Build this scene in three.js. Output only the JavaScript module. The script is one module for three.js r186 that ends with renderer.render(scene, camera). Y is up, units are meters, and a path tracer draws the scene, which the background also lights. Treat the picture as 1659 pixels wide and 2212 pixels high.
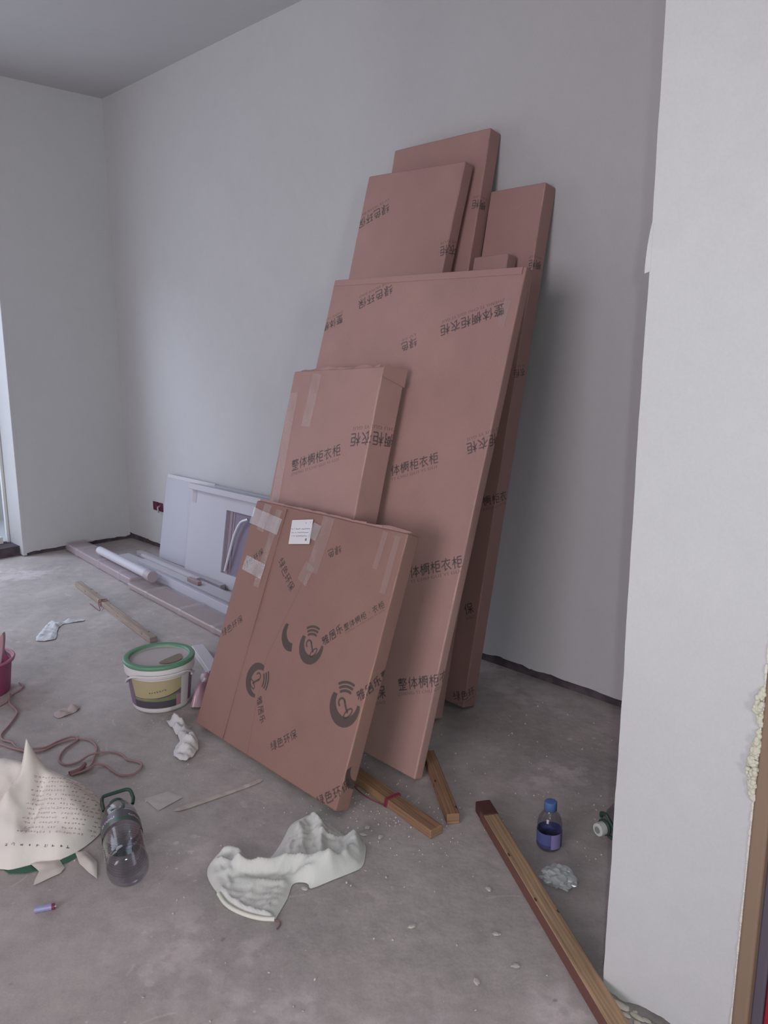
import * as THREE from 'three';
import { RoundedBoxGeometry } from 'three/addons/geometries/RoundedBoxGeometry.js';
import { mergeGeometries } from 'three/addons/utils/BufferGeometryUtils.js';
import { RectAreaLightUniformsLib } from 'three/addons/lights/RectAreaLightUniformsLib.js';

// ---------------------------------------------------------------- camera, sky, lights, exposure
const scene = new THREE.Scene();
const camera = new THREE.PerspectiveCamera(65.49, 1659 / 2212, 0.05, 100);
camera.position.set(0, 1.25, 0);
camera.rotation.set(THREE.MathUtils.degToRad(-11.5), THREE.MathUtils.degToRad(45.7), 0, 'YXZ');
scene.background = new THREE.Color(0.62, 0.72, 0.86);          // overcast sky outside the balcony door and the unseen far opening

RectAreaLightUniformsLib.init();
function areaLight(color, power, w, h, from, to) {
  const l = new THREE.RectAreaLight(color, power, w, h);
  l.position.set(...from); l.lookAt(...to); scene.add(l);
  return l;
}
areaLight(new THREE.Color(0.88, 1.0, 0.97), 31, 0.6, 1.3, [4.62, 1.5, 2.05], [-0.7, 1.1, -1.3]);      // unseen source behind the camera, right, placed to light the wall end
areaLight(new THREE.Color(1.0, 0.925, 0.995), 7.5, 3.0, 1.7, [-0.6, 1.45, 3.52], [-1.5, 1.2, -2.4]);      // added fill light behind the camera, brightens back wall and cartons
areaLight(new THREE.Color(0.64, 0.80, 1.0), 20, 1.5, 1.2, [-6.7, 3.7, 0.9], [-4.3, 1.0, -2.2]);       // sky over the balcony
areaLight(new THREE.Color(0.84, 0.88, 1.0), 1.6, 2.3, 2.0, [-5.24, 1.15, -0.45], [0, 1.15, -0.45]);    // daylight in the balcony door itself
const flash = new THREE.SpotLight(new THREE.Color(0.88, 1.0, 0.98), 1.75, 0, 0.92, 1, 2);                 // the phone's own flash, beside its lens
flash.position.set(0.03, 1.29, -0.02); flash.shadow.radius = 0.5; flash.target.position.set(-2.1, 0.63, -2.05); scene.add(flash, flash.target);

const renderer = new THREE.WebGLRenderer({ antialias: true });
renderer.shadowMap.enabled = true;
renderer.toneMapping = THREE.LinearToneMapping;
renderer.toneMappingExposure = 1.06;

// ---------------------------------------------------------------- helpers
let seed = 7;
function rnd() { seed = (seed * 1664525 + 1013904223) % 4294967296; return seed / 4294967296; }
const rr = (a, b) => a + (b - a) * rnd();
const hash = (x, y, s) => { let h = (x * 374761393 + y * 668265263 + s * 2147483647) | 0; h = Math.imul(h ^ (h >>> 13), 1274126177); return ((h ^ (h >>> 16)) >>> 0) / 4294967296; };
function vnoise(x, y, s = 1) {
  const xi = Math.floor(x), yi = Math.floor(y), f = x - xi, g = y - yi, u = f * f * (3 - 2 * f), v = g * g * (3 - 2 * g);
  const a = hash(xi, yi, s), b = hash(xi + 1, yi, s), c = hash(xi, yi + 1, s), d = hash(xi + 1, yi + 1, s);
  return a + (b - a) * u + (c - a) * v + (a - b - c + d) * u * v;
}
function fbm(x, y, o = 4, s = 1) { let t = 0, a = 0.5; for (let i = 0; i < o; i++) { t += a * vnoise(x, y, s + i * 17); x *= 2.03; y *= 2.03; a *= 0.5; } return t / (1 - Math.pow(0.5, o)); }
const sm = (a, b, x) => { const t = Math.min(1, Math.max(0, (x - a) / (b - a))); return t * t * (3 - 2 * t); };

const names = new Map();
function numbered(n) { const k = names.get(n) || 0; names.set(n, k + 1); return k ? n + '_' + String(k).padStart(3, '0') : n; }
function shadows(o) { o.traverse((m) => { if (m.isMesh) { m.castShadow = true; m.receiveShadow = true; } }); }
function part(name, geo, mat, parent) { const m = new THREE.Mesh(geo, mat); m.name = name; m.castShadow = m.receiveShadow = true; parent.add(m); return m; }
function tag(o, label, category, group) { o.userData.label = label; o.userData.category = category; if (group) o.userData.group = group; return o; }
function thing(name, label, category, pos = [0, 0, 0], turn = 0, group) {
  const o = new THREE.Group(); o.name = numbered(name); o.position.set(...pos); o.rotation.y = turn; scene.add(o);
  return tag(o, label, category, group);
}
function single(name, geo, mat, label, category, pos = [0, 0, 0], turn = 0, group) {
  const m = new THREE.Mesh(geo, mat); m.name = numbered(name); m.position.set(...pos); m.rotation.y = turn; m.castShadow = m.receiveShadow = true; scene.add(m);
  return tag(m, label, category, group);
}
function struct(name, geo, mat, parent) {
  const m = new THREE.Mesh(geo, mat); m.name = name; m.castShadow = m.receiveShadow = true; m.userData.kind = 'structure'; (parent || scene).add(m); return m;
}
function box(x0, x1, y0, y1, z0, z1) { const g = new THREE.BoxGeometry(x1 - x0, y1 - y0, z1 - z0); g.translate((x0 + x1) / 2, (y0 + y1) / 2, (z0 + z1) / 2); return metreUV(g); }
function metreUV(g) {                                        // uv in metres by the way a face points
  const p = g.attributes.position, n = g.attributes.normal, uv = new Float32Array(p.count * 2);
  for (let i = 0; i < p.count; i++) {
    const ax = Math.abs(n.getX(i)), ay = Math.abs(n.getY(i)), az = Math.abs(n.getZ(i));
    const u = ay >= ax && ay >= az ? p.getX(i) : ax > az ? p.getZ(i) : p.getX(i), v = ay >= ax && ay >= az ? p.getZ(i) : p.getY(i);
    uv[2 * i] = u; uv[2 * i + 1] = v;
  }
  g.setAttribute('uv', new THREE.BufferAttribute(uv, 2)); return g;
}
function dataTex(w, h, fn, srgb = true, rep = null) {        // fn(x, y) -> [r, g, b] in 0..1
  const d = new Uint8Array(w * h * 4);
  for (let y = 0; y < h; y++) for (let x = 0; x < w; x++) {
    const c = fn(x / w, y / h), i = 4 * (y * w + x);
    d[i] = 255 * Math.min(1, Math.max(0, c[0])); d[i + 1] = 255 * Math.min(1, Math.max(0, c[1])); d[i + 2] = 255 * Math.min(1, Math.max(0, c[2])); d[i + 3] = 255;
  }
  const t = new THREE.DataTexture(d, w, h); t.magFilter = THREE.LinearFilter; t.minFilter = THREE.LinearFilter; t.wrapS = t.wrapT = THREE.RepeatWrapping;
  if (srgb) t.colorSpace = THREE.SRGBColorSpace;
  if (rep) t.repeat.set(...rep);
  t.needsUpdate = true; return t;
}
function canvasTex(cv, srgb = true) { const t = new THREE.CanvasTexture(cv); if (srgb) t.colorSpace = THREE.SRGBColorSpace; t.wrapS = t.wrapT = THREE.ClampToEdgeWrapping; return t; }
function std(color, rough, extra = {}) { return new THREE.MeshStandardMaterial({ color, roughness: rough, ...extra }); }
function phys(o) { return new THREE.MeshPhysicalMaterial(o); }
function periodic(fn) { return (u, v) => fn(u, v) * (1 - u) * (1 - v) + fn(u - 1, v) * u * (1 - v) + fn(u, v - 1) * (1 - u) * v + fn(u - 1, v - 1) * u * v; }   // seamless

// ---------------------------------------------------------------- materials
const putty = periodic((u, v) => 0.6 * fbm(u * 5, v * 5, 4, 3) + 0.4 * fbm(u * 40 + 9, v * 40, 3, 5));
const puttyMap = dataTex(512, 512, (u, v) => { const k = 0.955 + 0.06 * (putty(u, v) - 0.5) + 0.02 * (hash(u * 512 | 0, v * 512 | 0, 3) - 0.5); return [k, k, k]; }, true, [0.7, 0.7]);
const puttyBump = dataTex(512, 512, (u, v) => { const k = putty(u * 1, v * 1); return [k, k, k]; }, false, [0.9, 0.9]);
const wallMat = (c) => std(c, 0.92, { map: puttyMap, bumpMap: puttyBump, bumpScale: 0.0015 });
const M = { wall: wallMat(0xcac9cb) };                       // one coat of putty on all walls and the ceiling
const rawN = periodic((u, v) => fbm(u * 14, v * 14, 5, 21));
M.raw = std(0xffffff, 0.97, { map: dataTex(256, 256, (u, v) => { const k = 0.30 + 0.22 * (rawN(u, v) - 0.5); return [k * 1.06, k * 0.93, k]; }, true, [2, 2]) });

// the concrete floor: grey screed with dusty plaster, trowel stains and white specks (5 m a tile)
const FS = 2048;
const floorTex = (() => {
  const cv = document.createElement('canvas'); cv.width = cv.height = FS; const g = cv.getContext('2d');
  const im = g.createImageData(FS, FS), d = im.data;
  for (let y = 0; y < FS; y++) for (let x = 0; x < FS; x++) {
    const u = x / FS * 5, v = y / FS * 5;
    const big = fbm(u * 0.9, v * 0.9, 3, 31), mid = fbm(u * 4.5, v * 4.5, 4, 41), fine = fbm(u * 30, v * 30, 3, 51);
    let k = 0.695 + 0.09 * (big - 0.5) + 0.13 * (mid - 0.5) + 0.08 * (fine - 0.5) + 0.05 * (hash(x, y, 9) - 0.5);
    const dust = sm(0.56, 0.78, fbm(u * 2.6 + 7, v * 2.6, 5, 61)) * (0.4 + 0.6 * sm(0.35, 0.6, fine));
    k += dust * 0.10;
    const i = 4 * (y * FS + x);
    d[i] = 255 * k; d[i + 1] = 255 * (k * 0.948); d[i + 2] = 255 * (k * 0.935 + dust * 0.01); d[i + 3] = 255;
  }
  g.putImageData(im, 0, 0);
  const sp = (n, a, b, al) => { for (let i = 0; i < n; i++) { const x = rnd() * FS, y = rnd() * FS, r = rr(a, b); if (fbm(x / 190, y / 190, 3, 71) < 0.47) continue; g.fillStyle = `rgba(226,222,216,${(al * rr(0.3, 1)).toFixed(2)})`; g.beginPath(); g.ellipse(x, y, r, r * rr(0.35, 1), rnd() * 3, 0, 7); g.fill(); } };
  sp(4200, 0.6, 1.6, 0.75); sp(800, 1.6, 4.2, 0.5); sp(170, 4, 14, 0.3);
  for (let i = 0; i < 520; i++) { const x = rnd() * FS, y = rnd() * FS, a = rnd() * 6.3, l = rr(6, 42); g.strokeStyle = `rgba(222,218,212,${rr(0.12, 0.42).toFixed(2)})`; g.lineWidth = rr(0.6, 2.4); g.beginPath(); g.moveTo(x, y); g.quadraticCurveTo(x + l * 0.5 * Math.cos(a + 0.3), y + l * 0.5 * Math.sin(a + 0.3), x + l * Math.cos(a), y + l * Math.sin(a)); g.stroke(); }
  for (let i = 0; i < 200; i++) { const x = rnd() * FS, y = rnd() * FS; g.fillStyle = `rgba(70,64,64,${rr(0.1, 0.35).toFixed(2)})`; g.beginPath(); g.ellipse(x, y, rr(0.8, 4), rr(0.6, 2), rnd() * 3, 0, 7); g.fill(); }
  const t = canvasTex(cv); t.wrapS = t.wrapT = THREE.RepeatWrapping; t.repeat.set(0.2, 0.2); return t;
})();
const floorBumpN = periodic((u, v) => 0.5 * fbm(u * 9, v * 9, 3, 81) + 0.5 * fbm(u * 60, v * 60, 3, 91));
const floorBump = dataTex(512, 512, (u, v) => { const k = floorBumpN(u, v); return [k, k, k]; }, false, [0.9, 0.9]);
M.floor = std(0xffffff, 0.82, { map: floorTex, bumpMap: floorBump, bumpScale: 0.003 });

// ---------------------------------------------------------------- room shell
const CEIL = 2.75, XL = -4.96, ZB = -2.44, XR = 4.7, ZF = 3.6, DOOR_Z = -1.733, ZS = -1.266;
struct('floor', box(-5.3, XR + 0.2, -0.12, 0, -2.75, ZF + 0.2), M.floor);
struct('ceiling', box(-5.3, XR + 0.2, CEIL, CEIL + 0.12, -2.75, ZF + 0.2), M.wall);
// plaster coat whose lower edge is broken off a few centimetres above the floor; the raw wall shows below it
function plaster(len, top, low, amp, s, thick = 0.012) {
  const sh = new THREE.Shape(); sh.moveTo(0, top); let x = 0; const pts = [];
  while (x < len) { pts.push([x, low + amp * (fbm(x * 6, s, 4, s) - 0.45) * 2 + 0.004 * (hash(x * 300 | 0, 1, s) - 0.5)]); x += 0.006 + 0.03 * hash(x * 977 | 0, 2, s); }
  pts.push([len, low]);
  for (const [a, b] of pts) sh.lineTo(a, Math.max(0.004, b));
  sh.lineTo(len, top);
  return metreUV(new THREE.ExtrudeGeometry(sh, { depth: thick, bevelEnabled: false }));
}
{
  const g = plaster(6.2, CEIL, 0.034, 0.014, 3); g.translate(XL, 0, ZB - 0.012); struct('wall_back', g, M.wall);
  struct('trim_1', box(XL - 0.3, 1.2, 0, CEIL, ZB - 0.2, ZB - 0.0125), M.raw);
  // left wall, its end at the balcony door
  const l = plaster(DOOR_Z - ZB - 0.016, CEIL, 0.026, 0.02, 8); l.rotateY(Math.PI / 2); l.translate(XL - 0.012, 0, DOOR_Z - 0.016); struct('wall_left', metreUV(l), M.wall);
  struct('trim_2', box(XL - 0.24, XL - 0.0125, 0, CEIL, ZB - 0.3, DOOR_Z - 0.03), M.raw);
  const rv = new RoundedBoxGeometry(0.24, CEIL, 0.024, 2, 0.004); rv.translate(XL - 0.1195, CEIL / 2 + 0.004, DOOR_Z - 0.012); struct('wall_reveal', metreUV(rv), M.wall);
  struct('wall_header', box(XL - 0.24, XL, 2.25, CEIL, DOOR_Z, 0.9), M.wall);
  struct('wall_front_left', box(XL - 0.24, XL, 0, CEIL, 0.9, ZF), M.wall);
  struct('wall_front', box(XL - 0.24, XR + 0.2, 0, CEIL, ZF, ZF + 0.2), M.wall);
  // unseen far right wall, with an opening placed to light the wall end
  const wy0 = 0.8, wy1 = 2.2, wz0 = 1.65, wz1 = 2.45;
  struct('wall_right', mergeGeometries([box(XR, XR + 0.2, 0, CEIL, -2.7, wz0), box(XR, XR + 0.2, 0, CEIL, wz1, ZF), box(XR, XR + 0.2, 0, wy0, wz0, wz1), box(XR, XR + 0.2, wy1, CEIL, wz0, wz1)]), M.wall);
}
// the wall end on the right and the door frame in it
{
  const XE = -0.672, XD = -0.425, XD2 = 0.47, HD = 2.08;
  const sh = new THREE.Shape();
  sh.moveTo(0, CEIL); let y = CEIL;
  while (y > 0.03) { sh.lineTo(0.0022 * (fbm(y * 5, 2, 3, 12) - 0.5) * 2 + 0.0006 * (hash(y * 400 | 0, 3, 5) - 0.5), y); y -= 0.02; }
  for (let x = 0; x < 0.26; x += 0.006) sh.lineTo(x, Math.max(0.003, 0.004 + 0.016 * sm(0.03, 0.09, x) + 0.012 * (fbm(x * 40, 5, 3, 15) - 0.5)));
  sh.lineTo(XD - XE, 0.01); sh.lineTo(XD - XE, CEIL);
  const g = metreUV(new THREE.ExtrudeGeometry(sh, { depth: 0.02, bevelEnabled: false })); g.translate(XE, 0, ZS - 0.02);
  const w = struct('wall_end', g, M.wall);
  const core = struct('wall_core', mergeGeometries([box(XE + 0.004, XD, 0.0, CEIL, ZS - 0.2, ZS - 0.0205)]), M.raw, w);
  const back = struct('wall_rear', box(XE, XD, 0.01, CEIL, ZS - 0.22, ZS - 0.2005), M.wall, w);
  // paper corner strip coming loose on the edge
  const strip = new THREE.Shape(); strip.moveTo(0.003, 1.452); strip.lineTo(0.0005, 1.452); strip.quadraticCurveTo(-0.007, 1.415, -0.0072, 1.374); strip.lineTo(0.003, 1.377);
  const sg = new THREE.ExtrudeGeometry(strip, { depth: 0.0012, bevelEnabled: false }); sg.translate(XE, 0, ZS); part('corner_strip', sg, M.wall, w);
  const nub = new THREE.SphereGeometry(0.006, 10, 8); nub.scale(0.6, 1.6, 0.6); nub.translate(XE + 0.001, 0.9, ZS - 0.004); part('plaster_drip', nub, M.wall, w);
  // beads of plaster at the foot
  const foot = []; for (let i = 0; i < 26; i++) { const s = new THREE.IcosahedronGeometry(rr(0.004, 0.008), 1); s.scale(rr(1.2, 2.4), rr(0.3, 0.5), rr(0.8, 1.6)); s.translate(XE + 0.03 + i * 0.0085, 0.002, ZS + rr(0.004, 0.03)); foot.push(s); }
  part('plaster_fillet', mergeGeometries(foot), std(0xcfc6bb, 0.95), w);
  // expanding foam squeezed out of the joint beside the door frame
  const foam = [], edge = [];
  for (let i = 0; i < 420; i++) {
    const yy = 0.01 + i * 0.005, r = 0.0014 + 0.0022 * fbm(i * 0.13, 4, 3, 77) * rnd() * 1.6;
    const s = new THREE.IcosahedronGeometry(r, 1); s.scale(0.8, rr(1.2, 2.6), 0.8); s.translate(XD - 0.0006 - 0.4 * r, yy, ZS + 0.0008); edge.push(s);
  }
  for (const [cy, hh, ww, n] of [[0.690, 0.030, 0.011, 70], [0.655, 0.02, 0.005, 20], [0.582, 0.055, 0.013, 130], [0.628, 0.02, 0.006, 24]]) for (let i = 0; i < n; i++) {
    const q = rr(-1, 1), wq = ww * Math.sqrt(1 - q * q) , r = rr(0.0024, 0.0052), s = new THREE.IcosahedronGeometry(r, 1); s.scale(1, rr(0.8, 1.4), 0.9); s.translate(XD - 0.001 - wq * rnd(), cy + q * hh, ZS + 0.001 + rr(0, 0.009) * (1 - Math.abs(q))); foam.push(s);
  }
  part('plaster_edge', mergeGeometries(edge), std(0xd2cdc2, 0.9), w);
  part('foam_seam', mergeGeometries(foam), std(0xc6c3b2, 0.85), w);
  struct('wall_lintel', box(XD, XD2, HD, CEIL, ZS - 0.22, ZS), M.wall);
  struct('wall_divider', box(XD2, XR, 0, CEIL, ZS - 0.22, ZS), M.wall);
  struct('wall_passage', box(0.5, 0.62, 0, CEIL, ZB, ZS - 0.22), M.wall);
  const door = new THREE.Group(); door.name = 'door_1'; door.userData.kind = 'structure'; scene.add(door);
  const brown = std(0x87705f, 0.7, { bumpMap: puttyBump, bumpScale: 0.0006 });
  const rb = (x0, x1, y0, y1, z0, z1, r) => { const b = new RoundedBoxGeometry(x1 - x0, y1 - y0, z1 - z0, 3, r); b.translate((x0 + x1) / 2, (y0 + y1) / 2, (z0 + z1) / 2); return b; };
  part('door_frame', mergeGeometries([rb(XD, XD + 0.026, 0, HD, ZS - 0.2, ZS + 0.004, 0.005), rb(XD2 - 0.026, XD2, 0, HD, ZS - 0.2, ZS + 0.004, 0.005), rb(XD + 0.02, XD2 - 0.02, HD - 0.026, HD, ZS - 0.2, ZS + 0.004, 0.005)]), brown, door);
  part('door_stop', mergeGeometries([rb(XD + 0.025, XD + 0.044, 0, HD - 0.03, ZS - 0.2, ZS - 0.012, 0.004), rb(XD2 - 0.053, XD2 - 0.027, 0, HD - 0.03, ZS - 0.2, ZS - 0.016, 0.004)]), std(0x59525e, 0.6), door);
  part('door_leaf', rb(XD + 0.0445, XD2 - 0.054, 0.008, HD - 0.035, ZS - 0.07, ZS - 0.016, 0.004), std(0x8e2430, 0.45), door);
}
// balcony door opening: frame, threshold, glass and what lies outside
{
  const w = new THREE.Group(); w.name = 'window_1'; w.userData.kind = 'structure'; scene.add(w);
  const white = std(0xd6d6d4, 0.5), x0 = XL - 0.235, x1 = XL - 0.185;
  part('window_frame', mergeGeometries([box(x0, x0 + 0.03, 0.06, 2.25, DOOR_Z + 0.002, DOOR_Z + 0.016), box(x0, x1, 0.06, 2.25, 0.85, 0.9), box(x0, x1, 2.2, 2.25, DOOR_Z + 0.05, 0.85), box(x0, x1, 0.06, 0.1, DOOR_Z + 0.05, 0.85)]), white, w);
  part('sill', box(XL - 0.24, XL - 0.05, 0, 0.06, DOOR_Z + 0.002, 0.9), M.raw, w);
  part('window_pane', box(x0 + 0.022, x0 + 0.028, 0.1, 2.2, DOOR_Z + 0.016, 0.85), phys({ color: 0xffffff, transmission: 1, thickness: 0, roughness: 0.02, ior: 1.45 }), w);
  struct('balcony', mergeGeometries([box(-6.4, -5.3, -0.15, -0.02, -3, 2), box(-6.4, -6.28, -0.02, 1.0, -3, 2)]), M.wall);
  // electric socket box without its cover
  const s = thing('socket_box', 'open dark red two-gang socket box low in the back wall near the corner', 'socket box', [-4.55, 0.277, ZB]);
  const red = std(0x5e2438, 0.7), fr = (cx) => mergeGeometries([box(cx - 0.027, cx - 0.023, -0.026, 0.026, 0, 0.006), box(cx + 0.023, cx + 0.027, -0.026, 0.026, 0, 0.006), box(cx - 0.027, cx + 0.027, 0.023, 0.027, 0, 0.006), box(cx - 0.027, cx + 0.027, -0.027, -0.023, 0, 0.006), box(cx - 0.024, cx + 0.024, -0.024, 0.024, 0, 0.0015)]);
  part('gang', fr(-0.031), red, s); part('gang', fr(0.031), red, s);
  const wire = new THREE.TubeGeometry(new THREE.CatmullRomCurve3([new THREE.Vector3(0.02, 0.005, 0), new THREE.Vector3(0.028, 0, 0.02), new THREE.Vector3(0.032, -0.02, 0.022), new THREE.Vector3(0.02, -0.034, 0.014)]), 16, 0.005, 6);
  part('wire', wire, std(0xb9a8b0, 0.6), s);
}

// ---------------------------------------------------------------- lettering, drawn stroke by stroke on a 100 x 100 square
const GLYPH = {
  整: '5 12 55 12|30 2 30 50|10 22 50 22 50 36 10 36 10 22|30 36 8 52|30 36 50 50|66 2 56 24|62 14 96 14|86 14 74 36 56 52|64 24 78 40 97 52|12 60 88 60|50 60 50 96|50 78 80 78|28 74 28 96|5 96 95 96',
  体: '28 3 6 48|18 34 18 98|34 26 97 26|65 3 65 98|64 28 32 78|66 28 97 76|48 74 84 74',
  橱: '4 26 36 26|20 3 20 98|20 30 3 66|21 36 36 56|42 10 98 10|44 10 42 60 34 96|50 22 72 22|52 32 70 32 70 48 52 48 52 32|54 56 58 68|68 56 64 68|48 74 74 70|76 34 98 34|90 18 90 92 80 86|78 48 83 62',
  柜: '4 28 44 28|24 3 24 98|24 30 4 68|25 38 44 60|54 10 54 92|54 10 96 10|54 92 98 92|54 34 90 34 90 64 54 64',
  衣: '50 2 54 14|6 20 94 20|50 20 32 46 4 66|36 44 36 94 58 82|48 34 64 62 96 94|86 38 66 54',
  绿: '26 3 8 28 28 28 6 54 36 48|4 86 38 72|50 8 86 8 86 40|52 24 86 24|44 40 98 40|70 40 70 96 58 88|50 50 58 60|44 86 64 66|90 48 76 60|74 60 97 86',
  色: '34 2 8 34|26 14 70 14 56 32|18 34 84 34 84 60|18 34 18 88 26 95 92 95 96 80|18 60 84 60|50 34 50 60',
  环: '4 14 40 14|4 46 38 46|4 82 42 74|22 14 22 78|46 12 98 12|74 12 62 40 42 62|70 34 70 97|74 38 96 62',
  保: '28 3 6 48|18 34 18 98|42 8 88 8 88 36 42 36 42 8|34 54 98 54|66 36 66 98|64 56 34 88|68 56 98 86',
  雅: '8 12 44 12|14 12 12 38 44 38|4 38 48 38|36 12 36 94 28 90|34 40 4 78|64 3 48 40|58 26 58 98|74 3 80 14|58 20 97 20|78 20 78 92|58 44 94 44|58 68 94 68|58 92 98 92',
  居: '18 8 88 8 88 30 18 30|18 8 18 50 4 96|28 46 98 46|60 32 60 62|38 62 90 62 90 96 38 96 38 62',
  乐: '76 4 22 14 18 46 92 46|54 20 54 96 42 88|30 58 10 84|74 58 94 82',
  '·': '48 46 54 54',
};
const PINYIN = { 整: 'ZHENG', 体: 'TI', 橱: 'CHU', 柜: 'GUI', 衣: 'YI', 绿: 'LV', 色: 'SE', 环: 'HUAN', 保: 'BAO' };
function glyphs(g, text, size, weight, advance = 1) {       // origin = left end of the base line, y down
  g.lineWidth = size * weight; g.lineCap = 'butt'; g.lineJoin = 'miter';
  [...text].forEach((c, i) => {
    const k = size * 0.92 / 100, ox = i * size * advance + size * 0.04, oy = -size * 0.92;
    for (const st of (GLYPH[c] || '').split('|')) {
      const n = st.split(' ').map(Number); g.beginPath();
      for (let j = 0; j + 1 < n.length; j += 2) g[j ? 'lineTo' : 'moveTo'](ox + n[j] * k, oy + n[j + 1] * k);
      g.stroke();
    }
  });
}
const INK = 'rgba(62,54,58,0.68)';

// ---------------------------------------------------------------- cartons
// a slab of corrugated board standing on its rear lower edge; local x -w..0 (left..right), y 0..h, z 0..t (rear..front)
function slabGeo(w, h, t, r, s, bulge = 0.004) {
  const line = (L, n) => { const a = [0, r * 0.2, r * 0.5, r]; for (let i = 1; i < n; i++) a.push(r + (L - 2 * r) * i / n); a.push(L - r, L - r * 0.5, L - r * 0.2, L); return a; };
  const X = line(w, Math.max(3, Math.round(w / 0.06))), Y = line(h, Math.max(4, Math.round(h / 0.06))), Z = line(t, 2);
  const pos = [], uv = [], idx = [];
  const V = (x, y, z, u, v) => {
    const c = new THREE.Vector3(Math.min(w - r, Math.max(r, x)), Math.min(h - r, Math.max(r, y)), Math.min(t - r, Math.max(r, z))), p = new THREE.Vector3(x, y, z), d = p.clone().sub(c);
    if (d.lengthSq() > 1e-12) { d.setLength(Math.min(r, d.length() > 0 ? r : 0)); const on = (x <= r || x >= w - r ? 1 : 0) + (y <= r || y >= h - r ? 1 : 0) + (z <= r || z >= t - r ? 1 : 0); if (on > 1) p.copy(c).add(d); }
    const ex = sm(0, 0.12, Math.min(x, w - x)), ey = sm(0, 0.12, Math.min(y, h - y));
    const q = z / t;
    p.z += (q - 0.5) * 2 * bulge * ex * ey * (0.4 + 0.9 * fbm(x * 4 + s, y * 4, 2, s)) + 0.0016 * (fbm(x * 9 + s, y * 9, 2, s + 3) - 0.5) * q;
    p.x += 0.003 * (fbm(y * 7, s, 2, s + 5) - 0.5) * (x > w / 2 ? 1 : -1) * sm(0.02, 0.1, y); p.y += 0.004 * (fbm(x * 8, s, 2, s + 9) - 0.5) * (y > h / 2 ? 1 : 0);
    pos.push(p.x - w, p.y, p.z); uv.push(u, v);
    return pos.length / 3 - 1;
  };
  const W = w + 2 * t, Hh = h + t;                           // canvas: u from -t to w + t, v from 0 to h + t
  const face = (A, B, f, flip) => {
    const id = A.map((a) => B.map((b) => V(...f(a, b))));
    for (let i = 0; i + 1 < A.length; i++) for (let j = 0; j + 1 < B.length; j++) {
      const a = id[i][j], b = id[i + 1][j], c = id[i + 1][j + 1], d = id[i][j + 1];
      if (flip) idx.push(a, c, b, a, d, c); else idx.push(a, b, c, a, c, d);
    }
  };
  face(X, Y, (x, y) => [x, y, t, (t + x) / W, y / Hh]);
  face(X, Y, (x, y) => [x, y, 0, (t + x) / W, y / Hh], true);
  face(Z, Y, (z, y) => [w, y, z, (t + w + t - z) / W, y / Hh], true);
  face(Z, Y, (z, y) => [0, y, z, z / W, y / Hh]);
  face(X, Z, (x, z) => [x, h, z, (t + x) / W, (h + t - z) / Hh], true);
  face(X, Z, (x, z) => [x, 0, z, (t + x) / W, Math.max(0.002, (t - z) / Hh)]);
  const g = new THREE.BufferGeometry();
  g.setAttribute('position', new THREE.Float32BufferAttribute(pos, 3)); g.setAttribute('uv', new THREE.Float32BufferAttribute(uv, 2)); g.setIndex(idx); g.computeVertexNormals();
  return g;
}
const kraftGrain = (() => {                                  // fibre flecks and faint flute lines of kraft board
  const cv = document.createElement('canvas'); cv.width = cv.height = 512; const g = cv.getContext('2d'), im = g.createImageData(512, 512), n = periodic((u, v) => fbm(u * 6, v * 6, 4, 111));
  for (let y = 0; y < 512; y++) for (let x = 0; x < 512; x++) { const i = 4 * (y * 512 + x), k = 1 + 0.10 * (n(x / 512, y / 512) - 0.5) + 0.05 * (hash(x, y, 4) - 0.5) + 0.012 * Math.sin(x * 0.9); im.data[i] = 170 * k; im.data[i + 1] = 134 * k; im.data[i + 2] = 128 * k; im.data[i + 3] = 255; }
  g.putImageData(im, 0, 0); return cv;
})();
const kraftMat = (() => { const t = canvasTex(kraftGrain); t.wrapS = t.wrapT = THREE.RepeatWrapping; t.repeat.set(2, 2); return std(0xffffff, 0.8, { map: t, side: THREE.DoubleSide }); })();
const PX = 900;                                              // texture pixels a metre
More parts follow.
